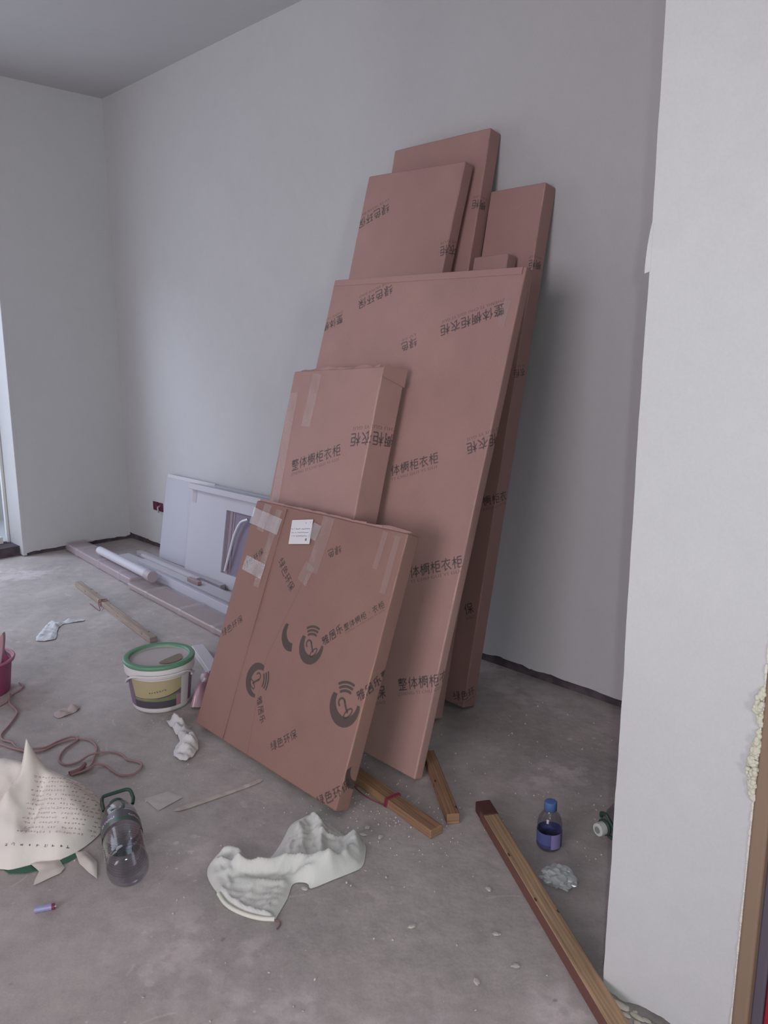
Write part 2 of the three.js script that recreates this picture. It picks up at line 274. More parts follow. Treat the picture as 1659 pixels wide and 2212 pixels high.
function cartonTexture(w, h, t, prints, extra) {
  const cv = document.createElement('canvas'); cv.width = Math.round((w + 2 * t) * PX); cv.height = Math.round((h + t) * PX);
  const g = cv.getContext('2d'); g.fillStyle = g.createPattern(kraftGrain, 'repeat'); g.fillRect(0, 0, cv.width, cv.height);
  const at = (u, v, ang, fn) => { g.save(); g.translate((u + t) * PX, cv.height - v * PX); g.rotate(-ang * Math.PI / 180); fn(g); g.restore(); };
  for (let i = 0; i < 60; i++) { g.strokeStyle = `rgba(${rnd() < 0.5 ? '150,108,86' : '214,172,146'},${rr(0.05, 0.2).toFixed(2)})`; g.lineWidth = rr(0.5, 1.6); const x = rnd() * cv.width, y = rnd() * cv.height, a = rnd() * 6.3, l = rr(10, 80); g.beginPath(); g.moveTo(x, y); g.lineTo(x + l * Math.cos(a), y + l * Math.sin(a)); g.stroke(); }
  for (const [text, u, v, ang, size, weight, py] of prints) at(u, v, ang, () => {
    g.strokeStyle = g.fillStyle = INK; const s = size * PX; glyphs(g, text, s, weight || 0.085);
    if (py !== 0) { g.font = `${(s * 0.30).toFixed(1)}px sans-serif`; g.textAlign = 'left'; const str = [...text].map((c) => PINYIN[c]).filter(Boolean).join(' '); const m = g.measureText(str).width; g.save(); g.translate(0, s * 0.36); g.scale(s * [...text].length / Math.max(m, 1) * 0.97, 1); g.globalAlpha = 0.8; g.fillText(str, 0, 0); g.restore(); }
  });
  for (const [uu, al] of [[w, 0.30], [0, 0.22]]) for (let i = 0; i < 70; i++) { const v0 = rnd() * h; g.strokeStyle = `rgba(206,172,158,${(al * rr(0.3, 1)).toFixed(2)})`; g.lineWidth = rr(1, 4.5); g.beginPath(); const X = (uu + t + rr(-0.002, 0.002)) * PX; g.moveTo(X, cv.height - v0 * PX); g.lineTo(X + rr(-1, 1), cv.height - (v0 + rr(0.02, 0.12)) * PX); g.stroke(); }
  if (extra) extra(g, at, cv);
  const T = canvasTex(cv); T.magFilter = THREE.LinearFilter; return T;
}
// p = right foot x, foot z, lean, yaw, roll
function carton(label, p, w, h, t, prints, s, extra, tint = 0xffffff, r = 0.006) {
  const o = thing('flat_carton', label, 'carton', [p[0], 0, p[1]]);
  const [a, yw, ro] = p.slice(2), sx = new THREE.Vector3(1, 0, 0), u = new THREE.Vector3(0, Math.cos(a), -Math.sin(a)), n = new THREE.Vector3(0, Math.sin(a), Math.cos(a));
  const s2 = sx.clone().multiplyScalar(Math.cos(ro)).addScaledVector(u, Math.sin(ro)), u2 = u.clone().multiplyScalar(Math.cos(ro)).addScaledVector(sx, -Math.sin(ro));
  const Y = new THREE.Matrix4().makeRotationY(yw), m = new THREE.Matrix4().makeBasis(s2, u2, n).premultiply(Y);
  o.quaternion.setFromRotationMatrix(m);
  o.position.y = 0.001 + Math.max(0, w * Math.sin(ro) * Math.cos(a));
  part('carton_body', slabGeo(w, h, t, r, s), std(tint, 0.78, { map: cartonTexture(w, h, t, prints, extra), bumpMap: puttyBump, bumpScale: 0.0004 }), o);
  return o;
}
const tapeMat = phys({ color: 0xd8d2d0, roughness: 0.16, transparent: true, opacity: 0.11, clearcoat: 1, clearcoatRoughness: 0.08, side: THREE.DoubleSide });
const tapeMilky = phys({ color: 0xd9d6da, roughness: 0.2, transparent: true, opacity: 0.30, clearcoat: 1, clearcoatRoughness: 0.1, side: THREE.DoubleSide });
// wrinkled strip of packing tape on a carton's front: from (u0, v0) to (u1, v1), measured from the lower left front corner
function tape(o, w, t, u0, v0, u1, v1, wide, mat = tapeMat, s = 1, lift = 0.006) {
  const L = Math.hypot(u1 - u0, v1 - v0), g = new THREE.PlaneGeometry(L, wide, Math.max(4, Math.round(L / 0.012)), 6), q = g.attributes.position, an = Math.atan2(v1 - v0, u1 - u0);
  for (let i = 0; i < q.count; i++) { const x = q.getX(i), y = q.getY(i); q.setZ(i, lift + 0.0026 * (fbm(x * 26 + s, y * 40, 2, s) - 0.5)); q.setY(i, y * (1 + 0.06 * (fbm(x * 30, s, 2, s) - 0.5))); }
  g.computeVertexNormals(); g.rotateZ(an); g.translate(u0 + (u1 - u0) / 2 - w, (v0 + v1) / 2, t);
  return part('packing_tape', g, mat, o);
}
// the tallest one, behind
carton('tallest flat cardboard carton, rearmost, its top reaching highest up the back wall', [-1.9091, -2.0062, 0.2128, -0.0012, -0.0051], 0.4823, 2.0529, 0.0616, [['橱柜', 0.522, 1.803, 181.1, 0.036]], 11);
carton('second tallest flat carton, leaning directly on the front of the tallest one', [-2.0296, -1.868, 0.2426, -0.0033, -0.0477], 0.5014, 1.9468, 0.0495, [['绿色环保', 0.154, 1.831, 198.8, 0.044], ['衣柜', 0.546, 1.665, 194.1, 0.041]], 12);
carton('narrow tall carton farthest to the right, its top corner free against the wall', [-1.6708, -2.0846, 0.1972, -0.0043, -0.0063], 0.235, 1.8269, 0.0645,
  [['橱柜', 0.282, 1.573, 186, 0.034], ['衣柜', 0.283, 1.209, 196, 0.032], ['橱柜衣', 0.184, 0.712, 17.9, 0.039], ['保', 0.181, 0.321, 25, 0.043], ['绿色环', 0.186, 0.012, 20, 0.036]], 13);
carton('short carton edge peeping out between the wide carton and the narrow right one', [-1.6837, -1.925, 0.2465, 0.0085, 0.02], 0.15, 1.6053, 0.0519, [], 14);
const wide = carton('widest carton in the middle, printed all over with black lettering', [-1.4663, -1.5907, 0.2888, 0.0053, -0.0145], 0.8584, 1.5434, 0.0364,
  [['体橱柜衣柜', 0.502, 0.867, 19.5, 0.040], ['体橱柜衣柜', 0.676, 0.566, 22, 0.041], ['整体橱柜衣柜', 0.725, 0.226, 22, 0.041], ['绿色环保', 0.528, 0.12, 24, 0.043], ['整体橱柜衣柜', 0.809, 1.435, 196.4, 0.041], ['绿色环保', 0.310, 1.517, 199.5, 0.041], ['整体橱柜衣柜', 0.090, 1.414, 198.9, 0.037], ['绿色', 0.481, 1.331, 200.7, 0.035], ['橱柜衣柜', 0.925, 1.066, 203, 0.040]], 15);
{ // torn top of the wide carton: folded-over lip along the top edge
  const g = new RoundedBoxGeometry(0.84, 0.022, 0.003, 2, 0.0014); g.translate(-0.43, 1.530, 0.0364 + 0.0022); part('top_flap', g, kraftMat, wide);
  tape(wide, 0.8584, 0.0364, 0.82, 1.44, 0.815, 1.36, 0.025, tapeMat, 6);
}
const upper = carton('small thick carton with a torn top, leaning on the wide one behind the logo carton', [-1.766, -1.503, 0.3009, -0.0585, 0.0526], 0.477, 1.2005, 0.0997, [['整体橱柜衣柜', 0.104, 0.840, 15.5, 0.044], ['橱柜衣柜', 0.585, 1.008, 187.1, 0.050]], 16);
{
  const m = kraftMat;
  const lip = new THREE.BufferGeometry(), P = [];            // torn board along the open top
  for (let i = 0; i < 24; i++) { const x = -0.02 - i * 0.0185, hgt = 0.006 + 0.014 * fbm(i * 0.5, 3, 3, 19); P.push([x, 1.196, 0.098, x, 1.196 + hgt, 0.098 - 0.012 * fbm(i * 0.4, 8, 2, 23)]); }
  const pos = []; for (let i = 0; i + 1 < P.length; i++) { const a = P[i], b = P[i + 1]; pos.push(a[0], a[1], a[2], a[3], a[4], a[5], b[0], b[1], b[2], b[0], b[1], b[2], a[3], a[4], a[5], b[3], b[4], b[5]); }
  lip.setAttribute('position', new THREE.Float32BufferAttribute(pos, 3)); lip.computeVertexNormals(); part('torn_edge', lip, m, upper);
  const fl = new THREE.Shape(); fl.moveTo(0, 0); fl.lineTo(0.02, 0.016); fl.lineTo(0.05, 0.009); fl.lineTo(0.1, 0.021); fl.lineTo(0.1, -0.04); fl.lineTo(0, -0.03);
  const fg = new THREE.ExtrudeGeometry(fl, { depth: 0.003, bevelEnabled: false }); fg.rotateY(Math.PI / 2); fg.translate(0.002, 1.2, 0.1); part('torn_flap', fg, m, upper);
  tape(upper, 0.477, 0.0997, 0.035, 1.12, 0.05, 0.62, 0.045, tapeMat, 3); tape(upper, 0.477, 0.0997, 0.15, 1.185, 0.14, 1.0, 0.05, tapeMat, 4);
}
function logo(g, R) {                                        // ring logo: crescent, waves and a tap-like figure
  g.fillStyle = g.strokeStyle = 'rgba(62,62,60,0.66)';
  g.beginPath(); g.arc(0, 0, R, 0.15 * Math.PI, 1.36 * Math.PI); g.arc(R * 0.2, -R * 0.13, R * 0.72, 1.30 * Math.PI, 0.22 * Math.PI, true); g.closePath(); g.fill();
  g.lineCap = 'round';
  for (let i = 0; i < 3; i++) { g.lineWidth = R * 0.13; g.beginPath(); g.arc(-R * 0.1, R * 0.1, R * (0.82 + 0.2 * i), -0.46 * Math.PI, -0.2 * Math.PI); g.stroke(); }
  g.lineWidth = R * 0.1; g.beginPath(); g.arc(-R * 0.12, -R * 0.22, R * 0.2, 0.9 * Math.PI, 2.1 * Math.PI); g.stroke();
  g.lineWidth = R * 0.12; g.beginPath(); g.moveTo(R * 0.08, -R * 0.2); g.quadraticCurveTo(R * 0.02, R * 0.1, R * 0.04, R * 0.34); g.stroke();
  g.lineWidth = R * 0.08; g.beginPath(); g.ellipse(R * 0.06, R * 0.42, R * 0.32, R * 0.14, -0.2, 0, 7); g.stroke();
}
const FW = 0.7348, FH = 0.7787, FT = 0.0527;
const front = carton('front carton with round logos, white shipping label and taped left flap', [-1.4857, -1.3147, 0.3658, -0.0243, 0.009], FW, FH, FT,
  [['绿色', 0.480, 0.705, 210.7, 0.030, 0.09, 0], ['绿色环保', 0.206, 0.598, -39.1, 0.032, 0.09, 0], ['雅居乐', 0.521, 0.402, 43, 0.031, 0.11, 0], ['整体橱柜·衣柜', 0.592, 0.465, 38, 0.0235, 0.09], ['雅居乐整体橱柜·衣柜', 0.715, 0.296, 43, 0.033, 0.11, 0], ['绿色环保', 0.418, 0.051, 38.1, 0.031, 0.09, 0], ['绿色环保', 0.667, -0.02, 40.4, 0.035, 0.09, 0], ['绿色环保', 0.040, 0.540, 40, 0.027, 0.09, 0], ['雅居乐', 0.285, 0.175, -52, 0.029, 0.1, 0], ['绿色环保', 0.02, 0.30, 40, 0.03, 0.09, 0]], 17,
  (g, at) => {
    at(0.470, 0.389, 42, () => logo(g, 0.054 * PX)); at(0.668, 0.272, 42, () => logo(g, 0.059 * PX)); at(0.262, 0.225, -48, () => logo(g, 0.054 * PX));
    at(0.372, 0.398, 42, () => { g.fillStyle = 'rgba(56,56,58,0.68)'; g.beginPath(); g.arc(0, 0, 0.05 * PX, 0.62 * Math.PI, 1.42 * Math.PI); g.arc(0.012 * PX, -0.006 * PX, 0.036 * PX, 1.36 * Math.PI, 0.68 * Math.PI, true); g.fill(); });
    at(0.775, 0.10, 42, () => { g.fillStyle = 'rgba(56,56,58,0.68)'; g.beginPath(); g.arc(0.01 * PX, 0, 0.045 * PX, 0.4 * Math.PI, 1.3 * Math.PI); g.arc(0.02 * PX, -0.006 * PX, 0.034 * PX, 1.3 * Math.PI, 0.45 * Math.PI, true); g.fill(); });
    at(0.31, 0.0, 0, () => { g.strokeStyle = 'rgba(140,100,82,0.5)'; g.lineWidth = 2; g.beginPath(); g.moveTo(0, 0); g.lineTo(-0.03 * PX, -0.3 * PX); g.lineTo(0.06 * PX, -0.62 * PX); g.stroke(); });
  }, 0xdad2cb);
{
  // the right-hand board overlaps the left flap: the flap is a second sheet, slightly lower, its edge standing proud along the seam
  const seam = new RoundedBoxGeometry(0.006, 0.765, 0.005, 2, 0.002); seam.rotateZ(-0.012); seam.translate(0.174 - FW, 0.388, FT + 0.0035); const seamMat = kraftMat.clone(); seamMat.color.set(0xdad2cb); part('flap_edge', seam, seamMat, front);
  tape(front, FW, FT, 0.004, 0.725, 0.172, 0.708, 0.055, tapeMilky, 21, 0.0065); tape(front, FW, FT, 0.035, 0.565, 0.150, 0.553, 0.05, tapeMilky, 22, 0.0065);
  tape(front, FW, FT, 0.150, 0.762, 0.135, 0.50, 0.03, tapeMat, 23, 0.0085); tape(front, FW, FT, 0.085, 0.772, 0.075, 0.68, 0.04, tapeMat, 24, 0.009);
  tape(front, FW, FT, 0.40, 0.775, 0.385, 0.60, 0.055, tapeMat, 25); tape(front, FW, FT, 0.705, 0.765, 0.703, 0.60, 0.022, tapeMat, 26); tape(front, FW, FT, 0.655, 0.77, 0.648, 0.66, 0.02, tapeMat, 36);  // narrow strip by the right edge stands for its highlight line
  tape(front, FW, FT, 0.375, 0.62, 0.355, 0.56, 0.05, tapeMat, 27, 0.008);
  tape(front, FW, FT, 0.332, 0.725, 0.372, 0.718, 0.05, tapeMilky, 30, 0.008);
  // shipping label
  const cv = document.createElement('canvas'); cv.width = 220; cv.height = 170; const g = cv.getContext('2d');
  g.fillStyle = '#dcdadf'; g.fillRect(0, 0, 220, 170); g.fillStyle = '#6a6770';
  for (const [y, x0, n, k] of [[62, 8, 22, 5], [88, 14, 20, 4], [112, 22, 18, 5]]) for (let i = 0; i < n; i++) if (rnd() > 0.12) g.fillRect(x0 + i * 9, y + rr(-2, 2), 6.5, k);
  g.fillRect(150, 20, 5, 9); g.fillRect(196, 16, 4, 7); g.fillStyle = '#54434a'; g.beginPath(); g.arc(178, 140, 9, 0, 7); g.fill(); g.fillStyle = '#dcdadf'; g.fillRect(176, 138, 5, 6);
  const lb = new THREE.BoxGeometry(0.102, 0.078, 0.0006); lb.rotateZ(0.17); lb.translate(0.286 - FW, 0.710, FT + 0.0075); part('shipping_label', lb, std(0xffffff, 0.6, { map: canvasTex(cv) }), front).userData.label = 'white paper shipping label';
  // open top: two rough lips and the bent corner flap
  const m = kraftMat;
  const cf = new THREE.Shape(); cf.moveTo(-0.19, -0.004); cf.lineTo(-0.06, 0.012); cf.lineTo(0.03, 0.006); cf.lineTo(0.0, -0.012); cf.lineTo(-0.02, -0.02); cf.lineTo(-0.06, -0.004);
  const cg = new THREE.ExtrudeGeometry(cf, { depth: 0.0035, bevelEnabled: false }); cg.rotateX(-0.5); cg.translate(-0.03, FH, FT - 0.012); part('corner_flap', cg, m, front);
  const lg = []; for (let i = 0; i < 28; i++) { const b = new THREE.BoxGeometry(0.026, 0.006 + 0.01 * fbm(i * 0.6, 2, 2, 33), 0.0035); b.rotateZ(rr(-0.05, 0.05)); b.translate(-FW + 0.02 + i * 0.0235, FH + 0.001, FT - 0.006 - 0.008 * fbm(i * 0.3, 7, 2, 35)); lg.push(b); }
  part('torn_edge', mergeGeometries(lg), m, front);
}

// ---------------------------------------------------------------- wood
const woodTex = (dark) => { const cv = document.createElement('canvas'); cv.width = 128; cv.height = 1024; const g = cv.getContext('2d'), im = g.createImageData(128, 1024);
  for (let y = 0; y < 1024; y++) for (let x = 0; x < 128; x++) { const i = 4 * (y * 128 + x), q = fbm(x * 0.11 + 0.4 * fbm(x * 0.03, y * 0.006, 2, dark), y * 0.006, 3, 130 + dark), k = 0.8 + 0.24 * (q - 0.5) + 0.05 * Math.sin(x * 0.5 + 9 * fbm(y * 0.004, x * 0.02, 2, 9)) + 0.05 * (hash(x, y, 6) - 0.5); const c = dark === 1 ? [180, 138, 106] : dark === 2 ? [196, 176, 162] : [210, 172, 136]; im.data[i] = c[0] * k; im.data[i + 1] = c[1] * k; im.data[i + 2] = c[2] * k; im.data[i + 3] = 255; }
  g.putImageData(im, 0, 0);
  for (let i = 0; i < 7; i++) { g.fillStyle = 'rgba(70,42,32,0.75)'; g.beginPath(); g.ellipse(rr(20, 110), rr(80, 960), rr(3, 7), rr(5, 12), 0, 0, 7); g.fill(); }
  const t = canvasTex(cv); t.wrapS = t.wrapT = THREE.RepeatWrapping; return t; };
const woodA = woodTex(1), woodB = woodTex(2), woodC = woodTex(3);
function beamGeo(L, w, h, s, r = 0.003) {                     // along +x from 0, resting on y = 0; slightly bowed
  const g = new RoundedBoxGeometry(L, h, w, 2, r), p0 = g.attributes.position, uv = g.attributes.uv, n = g.attributes.normal; g.translate(L / 2, h / 2, 0);
  for (let i = 0; i < p0.count; i++) uv.setXY(i, (Math.abs(n.getY(i)) > 0.5 ? p0.getZ(i) : p0.getY(i)) / 0.09 + s * 0.37, p0.getX(i) / 0.8);
  return g;
}
function beam(name, from, to, w, h, tex, rough, s) {           // returns [geometry, position, turn]
  const L = Math.hypot(to[0] - from[0], to[2] - from[2]);
  return { geo: beamGeo(L, w, h, s), pos: from, turn: -Math.atan2(to[2] - from[2], to[0] - from[0]), L, mat: std(0xffffff, rough, { map: tex, bumpMap: tex, bumpScale: 0.0006 }) };
}
{
  let b = beam('', [-1.236, 0.0005, -1.587], [-0.02, 0.0005, -0.828], 0.040, 0.030, woodC, 0.6, 1);
  const bar = thing('timber_bar', 'long squared timber with a dark end lying across the floor towards the wall end', 'timber', b.pos, b.turn);
  const q = b.geo.clone(); part('bar', q, b.mat, bar);
  const cap = new RoundedBoxGeometry(0.07, 0.032, 0.0425, 2, 0.004); cap.translate(0.033, 0.0165, 0); part('stained_end', cap, std(0x54342f, 0.6), bar).userData.label = 'dark stained end';
  const side = new RoundedBoxGeometry(0.98, 0.027, 0.003, 1, 0.001); side.translate(0.53, 0.014, 0.0205); part('shaded_side', side, std(0x714a42, 0.8), bar).userData.label = 'reddish brown side with painted shade';  // shade on this side of the timber, put in as a darker strip
  b = beam('', [-1.70, 0.0005, -1.462], [-1.246, 0.0005, -1.408], 0.042, 0.026, woodA, 0.7, 3);
  const s1 = thing('wood_batten', 'wooden batten with red string tied round it, sticking out from under the front carton', 'batten', b.pos, b.turn); part('batten', b.geo, b.mat, s1);
  const ring = []; for (let i = 0; i < 3; i++) { const c = []; for (let k = 0; k <= 4; k++) { const a = k / 4; c.push(0); } const pts = [[-0.0235, 0.001], [-0.0235, 0.0275], [0.0235, 0.0275], [0.0235, 0.001]].map(([z, y]) => new THREE.Vector3(0.262 + i * 0.0045 + 0.006 * (y > 0.01 ? 1 : 0), y, z)); ring.push(new THREE.TubeGeometry(new THREE.CatmullRomCurve3(pts, false, 'catmullrom', 0.05), 30, 0.0015, 5)); }
  ring.push(new THREE.TubeGeometry(new THREE.CatmullRomCurve3([[0.262, 0.003, 0.0235], [0.21, 0.003, 0.035], [0.16, 0.003, 0.036], [0.13, 0.003, 0.03], [0.14, 0.003, 0.024]].map((p) => new THREE.Vector3(...p))), 40, 0.0015, 5));
  part('string', mergeGeometries(ring), std(0x8a3348, 0.8), s1).userData.label = 'thin dark red string';
  b = beam('', [-1.535, 0.0005, -1.690], [-1.252, 0.0005, -1.482], 0.036, 0.03, woodA, 0.7, 7);
  single('wood_batten', b.geo, b.mat, 'shorter plain wooden batten pointing out from behind the wide carton', 'batten', b.pos, b.turn);
  b = beam('', [-4.115, 0.0005, -1.706], [-3.05, 0.0005, -1.575], 0.034, 0.026, woodB, 0.75, 9);
  const s3 = thing('wood_batten', 'long pale batten lying on the far floor behind the paint bucket', 'batten', b.pos, b.turn); part('batten', b.geo, b.mat, s3);
  const st = [0.40, 0.43].map((x) => new THREE.TubeGeometry(new THREE.CatmullRomCurve3([[x, 0.001, 0.019], [x + 0.004, 0.0275, 0.018], [x + 0.012, 0.0275, -0.018], [x + 0.014, 0.001, -0.02]].map((p) => new THREE.Vector3(...p)), false, 'catmullrom', 0.05), 24, 0.002, 5));
  st.push(new THREE.TubeGeometry(new THREE.CatmullRomCurve3([[0.41, 0.028, 0.0], [0.44, 0.022, 0.03], [0.5, 0.003, 0.045], [0.36, 0.003, 0.05]].map((p) => new THREE.Vector3(...p))), 24, 0.002, 5));
  part('string', mergeGeometries(st), std(0x8d5060, 0.8), s3);
}

// ---------------------------------------------------------------- sheets of cloth, paper and plastic lying on the floor
function inside(p, x, y) { let c = false; for (let i = 0, j = p.length - 1; i < p.length; j = i++) if ((p[i][1] > y) !== (p[j][1] > y) && x < (p[j][0] - p[i][0]) * (y - p[i][1]) / (p[j][1] - p[i][1]) + p[i][0]) c = !c; return c; }
function segD(x, y, a, b) { const dx = b[0] - a[0], dy = b[1] - a[1], t = Math.max(0, Math.min(1, ((x - a[0]) * dx + (y - a[1]) * dy) / (dx * dx + dy * dy || 1))); const qx = a[0] + t * dx, qy = a[1] + t * dy; return [Math.hypot(x - qx, y - qy), qx, qy]; }
function polyD(pl, x, y, closed) { let best = [9, 0, 0]; for (let i = 0; i + (closed ? 0 : 1) < pl.length; i++) { const d = segD(x, y, pl[i], pl[(i + 1) % pl.length]); if (d[0] < best[0]) best = d; } return best; }
function smooth(pl, n = 4) { const c = new THREE.CatmullRomCurve3(pl.map(([x, z]) => new THREE.Vector3(x, 0, z)), true, 'catmullrom', 0.5); return c.getPoints(pl.length * n).slice(0, -1).map((v) => [v.x, v.z]); }
// outline [x, z] in metres around the sheet's own origin; height(x, z, distance to the edge)
function sheetGeo(out, res, height, uvf, skirt = 0) {
  let x0 = 9, x1 = -9, y0 = 9, y1 = -9; for (const [x, y] of out) { x0 = Math.min(x0, x); x1 = Math.max(x1, x); y0 = Math.min(y0, y); y1 = Math.max(y1, y); }
  x0 -= res * 1.5; y0 -= res * 1.5; const nx = Math.ceil((x1 - x0) / res) + 2, ny = Math.ceil((y1 - y0) / res) + 2, st = new Int8Array(nx * ny), id = new Int32Array(nx * ny).fill(-1), pos = [], uv = [];
  for (let j = 0; j < ny; j++) for (let i = 0; i < nx; i++) st[j * nx + i] = inside(out, x0 + i * res, y0 + j * res) ? 1 : 0;
  for (let j = 1; j < ny - 1; j++) for (let i = 1; i < nx - 1; i++) {
    const k = j * nx + i; let x = x0 + i * res, y = y0 + j * res, e;
    if (st[k] === 1) e = polyD(out, x, y, true)[0];
    else { let near = false; for (let b = -1; b < 2; b++) for (let a = -1; a < 2; a++) if (st[k + b * nx + a] === 1) near = true; if (!near) continue; const q = polyD(out, x, y, true); x = q[1]; y = q[2]; e = 0; }
    id[k] = pos.length / 3; pos.push(x, height(x, y, e), y); const t = uvf ? uvf(x, pos[pos.length - 2], y) : [x, y]; uv.push(t[0], t[1]);
  }
  const idx = [], tri = (a, b, c, ka, kb, kc) => { if (a < 0 || b < 0 || c < 0) return; if (st[ka] + st[kb] + st[kc] === 0) { if (!inside(out, (pos[3 * a] + pos[3 * b] + pos[3 * c]) / 3, (pos[3 * a + 2] + pos[3 * b + 2] + pos[3 * c + 2]) / 3)) return; } idx.push(a, c, b); };
  for (let j = 0; j < ny - 1; j++) for (let i = 0; i < nx - 1; i++) { const a = j * nx + i, b = a + 1, c = a + nx + 1, d = a + nx; tri(id[a], id[b], id[c], a, b, c); tri(id[a], id[c], id[d], a, c, d); }
  const g = new THREE.BufferGeometry(); g.setAttribute('position', new THREE.Float32BufferAttribute(pos, 3)); g.setAttribute('uv', new THREE.Float32BufferAttribute(uv, 2)); g.setIndex(idx); g.computeVertexNormals(); return g;
}
const local = (pl, c) => pl.map(([x, z]) => [x - c[0], z - c[1]]);
const linen = periodic((u, v) => 0.7 * fbm(u * 8, v * 8, 4, 151) + 0.3 * fbm(u * 70, v * 70, 2, 152));
const clothMap = dataTex(256, 256, (u, v) => { const k = 0.97 + 0.08 * (linen(u, v) - 0.5); return [k, k, k * 0.985]; }, true, [4, 4]);
const clothBump = dataTex(256, 256, (u, v) => { const k = linen(u, v); return [k, k, k]; }, false, [5, 5]);
{ // white rag
  const c = [-1.42, -1.05];
  const out = smooth(local([[-1.581, -0.961], [-1.572, -0.990], [-1.546, -1.003], [-1.520, -1.003], [-1.494, -0.986], [-1.478, -0.985], [-1.469, -1.000], [-1.479, -1.049], [-1.514, -1.110], [-1.552, -1.165], [-1.556, -1.212], [-1.545, -1.242], [-1.481, -1.240], [-1.405, -1.238], [-1.385, -1.256], [-1.349, -1.249], [-1.316, -1.218], [-1.288, -1.180], [-1.294, -1.132], [-1.302, -1.092], [-1.314, -1.041], [-1.333, -1.046], [-1.357, -1.022], [-1.326, -0.981], [-1.294, -0.927], [-1.287, -0.914], [-1.306, -0.897], [-1.350, -0.876], [-1.397, -0.868], [-1.443, -0.872], [-1.497, -0.881], [-1.537, -0.897], [-1.562, -0.922]], c), 3);
  const ridge = (pl, amp, wd) => ({ pl: local(pl, c), amp, wd });
  const R = [ridge([[-1.485, -0.962], [-1.435, -1.004], [-1.405, -1.060], [-1.372, -1.084], [-1.336, -1.112]], 0.030, 0.017), ridge([[-1.386, -1.245], [-1.345, -1.205], [-1.326, -1.155], [-1.324, -1.105], [-1.345, -1.060]], 0.028, 0.021), ridge([[-1.540, -1.235], [-1.470, -1.205], [-1.425, -1.165], [-1.395, -1.140]], 0.016, 0.010),
    ridge([[-1.575, -0.965], [-1.545, -0.990], [-1.515, -0.985], [-1.500, -0.960]], 0.018, 0.012), ridge([[-1.555, -0.93], [-1.52, -0.945], [-1.49, -0.93]], 0.012, 0.009), ridge([[-1.52, -1.17], [-1.47, -1.14], [-1.44, -1.10]], 0.010, 0.012), ridge([[-1.45, -0.93], [-1.40, -0.96], [-1.37, -1.0]], 0.007, 0.012), ridge([[-1.455, -0.884], [-1.409, -0.877], [-1.352, -0.886], [-1.300, -0.912]], 0.010, 0.006), ridge([[-1.50, -1.21], [-1.46, -1.18], [-1.42, -1.20]], 0.008, 0.008)];
  const g = sheetGeo(out, 0.0052, (x, z, e) => {
    let h = 0.004 + 0.010 * sm(0, 0.03, e) * fbm(x * 14 + 3, z * 14, 3, 161);
    for (const r of R) { const d = polyD(r.pl, x, z, false)[0]; h += r.amp * Math.exp(-Math.pow(d / r.wd, 2)); }
    const w = fbm(x * 9, z * 9, 2, 167); h += 0.006 * Math.pow(1 - Math.abs(Math.sin((x * 46 - z * 30) + 11 * w)), 2) * sm(0.004, 0.03, e) + 0.004 * Math.pow(1 - Math.abs(Math.sin((x * 70 + z * 95) + 8 * w)), 3) * sm(0.004, 0.02, e);
    return 0.0015 + h * sm(-0.004, 0.016, e);
  });
  const cl = thing('white_rag', 'crumpled off-white rag lying on the floor in front of the logo carton', 'rag', [c[0], 0, c[1]]);
  part('cloth', g, std(0xdcdcda, 0.95, { map: clothMap, bumpMap: clothBump, bumpScale: 0.001, side: THREE.DoubleSide }), cl);
  const hem = new THREE.TubeGeometry(new THREE.CatmullRomCurve3(local([[-1.447, -0.872], [-1.409, -0.865], [-1.375, -0.868], [-1.335, -0.881], [-1.307, -0.897], [-1.287, -0.915]], c).map(([x, z]) => new THREE.Vector3(x, 0.0055, z))), 50, 0.0052, 8); part('hem', hem, std(0xdcdace, 0.9), cl);
  const tie = new THREE.TubeGeometry(new THREE.CatmullRomCurve3(local([[-1.288, -0.915], [-1.277, -0.921], [-1.268, -0.915], [-1.262, -0.903]], c).map(([x, z]) => new THREE.Vector3(x, 0.002, z))), 20, 0.0018, 5); part('loose_thread', tie, std(0x8a6a66, 0.9), cl);
}
const paperMat = (c, x = {}) => std(c, 0.85, { side: THREE.DoubleSide, bumpMap: clothBump, bumpScale: 0.0008, ...x });
function paper(name, label, cat, pl, col, amp, s, sub = 2, res = 0.006) {
  const cx = pl.reduce((a, p) => a + p[0], 0) / pl.length, cz = pl.reduce((a, p) => a + p[1], 0) / pl.length, out = sub ? smooth(local(pl, [cx, cz]), sub) : local(pl, [cx, cz]);
  return single(name, sheetGeo(out, res, (x, z, e) => 0.0012 + amp * (0.25 + 1.5 * Math.abs(fbm(x * 22 + s, z * 22, 3, s) - 0.5)) * sm(-0.01, 0.02, e) * (0.5 + Math.abs(Math.sin(x * 40 + z * 61 + s)))), paperMat(col), label, cat, [cx, 0, cz]);
}
paper('crumpled_paper', 'crumpled white plastic wrapper on the floor between the paint bucket and front carton', 'wrapper', [[-2.337, -1.235], [-2.300, -1.262], [-2.230, -1.262], [-2.160, -1.245], [-2.085, -1.208], [-2.042, -1.142], [-2.093, -1.125], [-2.150, -1.165], [-2.164, -1.19], [-2.25, -1.215]], 0xd6d1d2, 0.045, 5);
paper('paper_scrap', 'flat white paper scrap stuck to the floor near the handled bottle', 'paper', [[-1.945, -0.945], [-1.933, -1.015], [-1.875, -1.030], [-1.862, -0.945]], 0xc2bab6, 0.004, 6, 0);
paper('paper_strip', 'long thin pale strip of torn paper running under the front carton', 'paper', [[-1.838, -0.983], [-1.828, -1.06], [-1.81, -1.16], [-1.803, -1.242], [-1.786, -1.235], [-1.792, -1.16], [-1.806, -1.06], [-1.819, -0.986]], 0xbcb1a8, 0.008, 7, 2, 0.004);
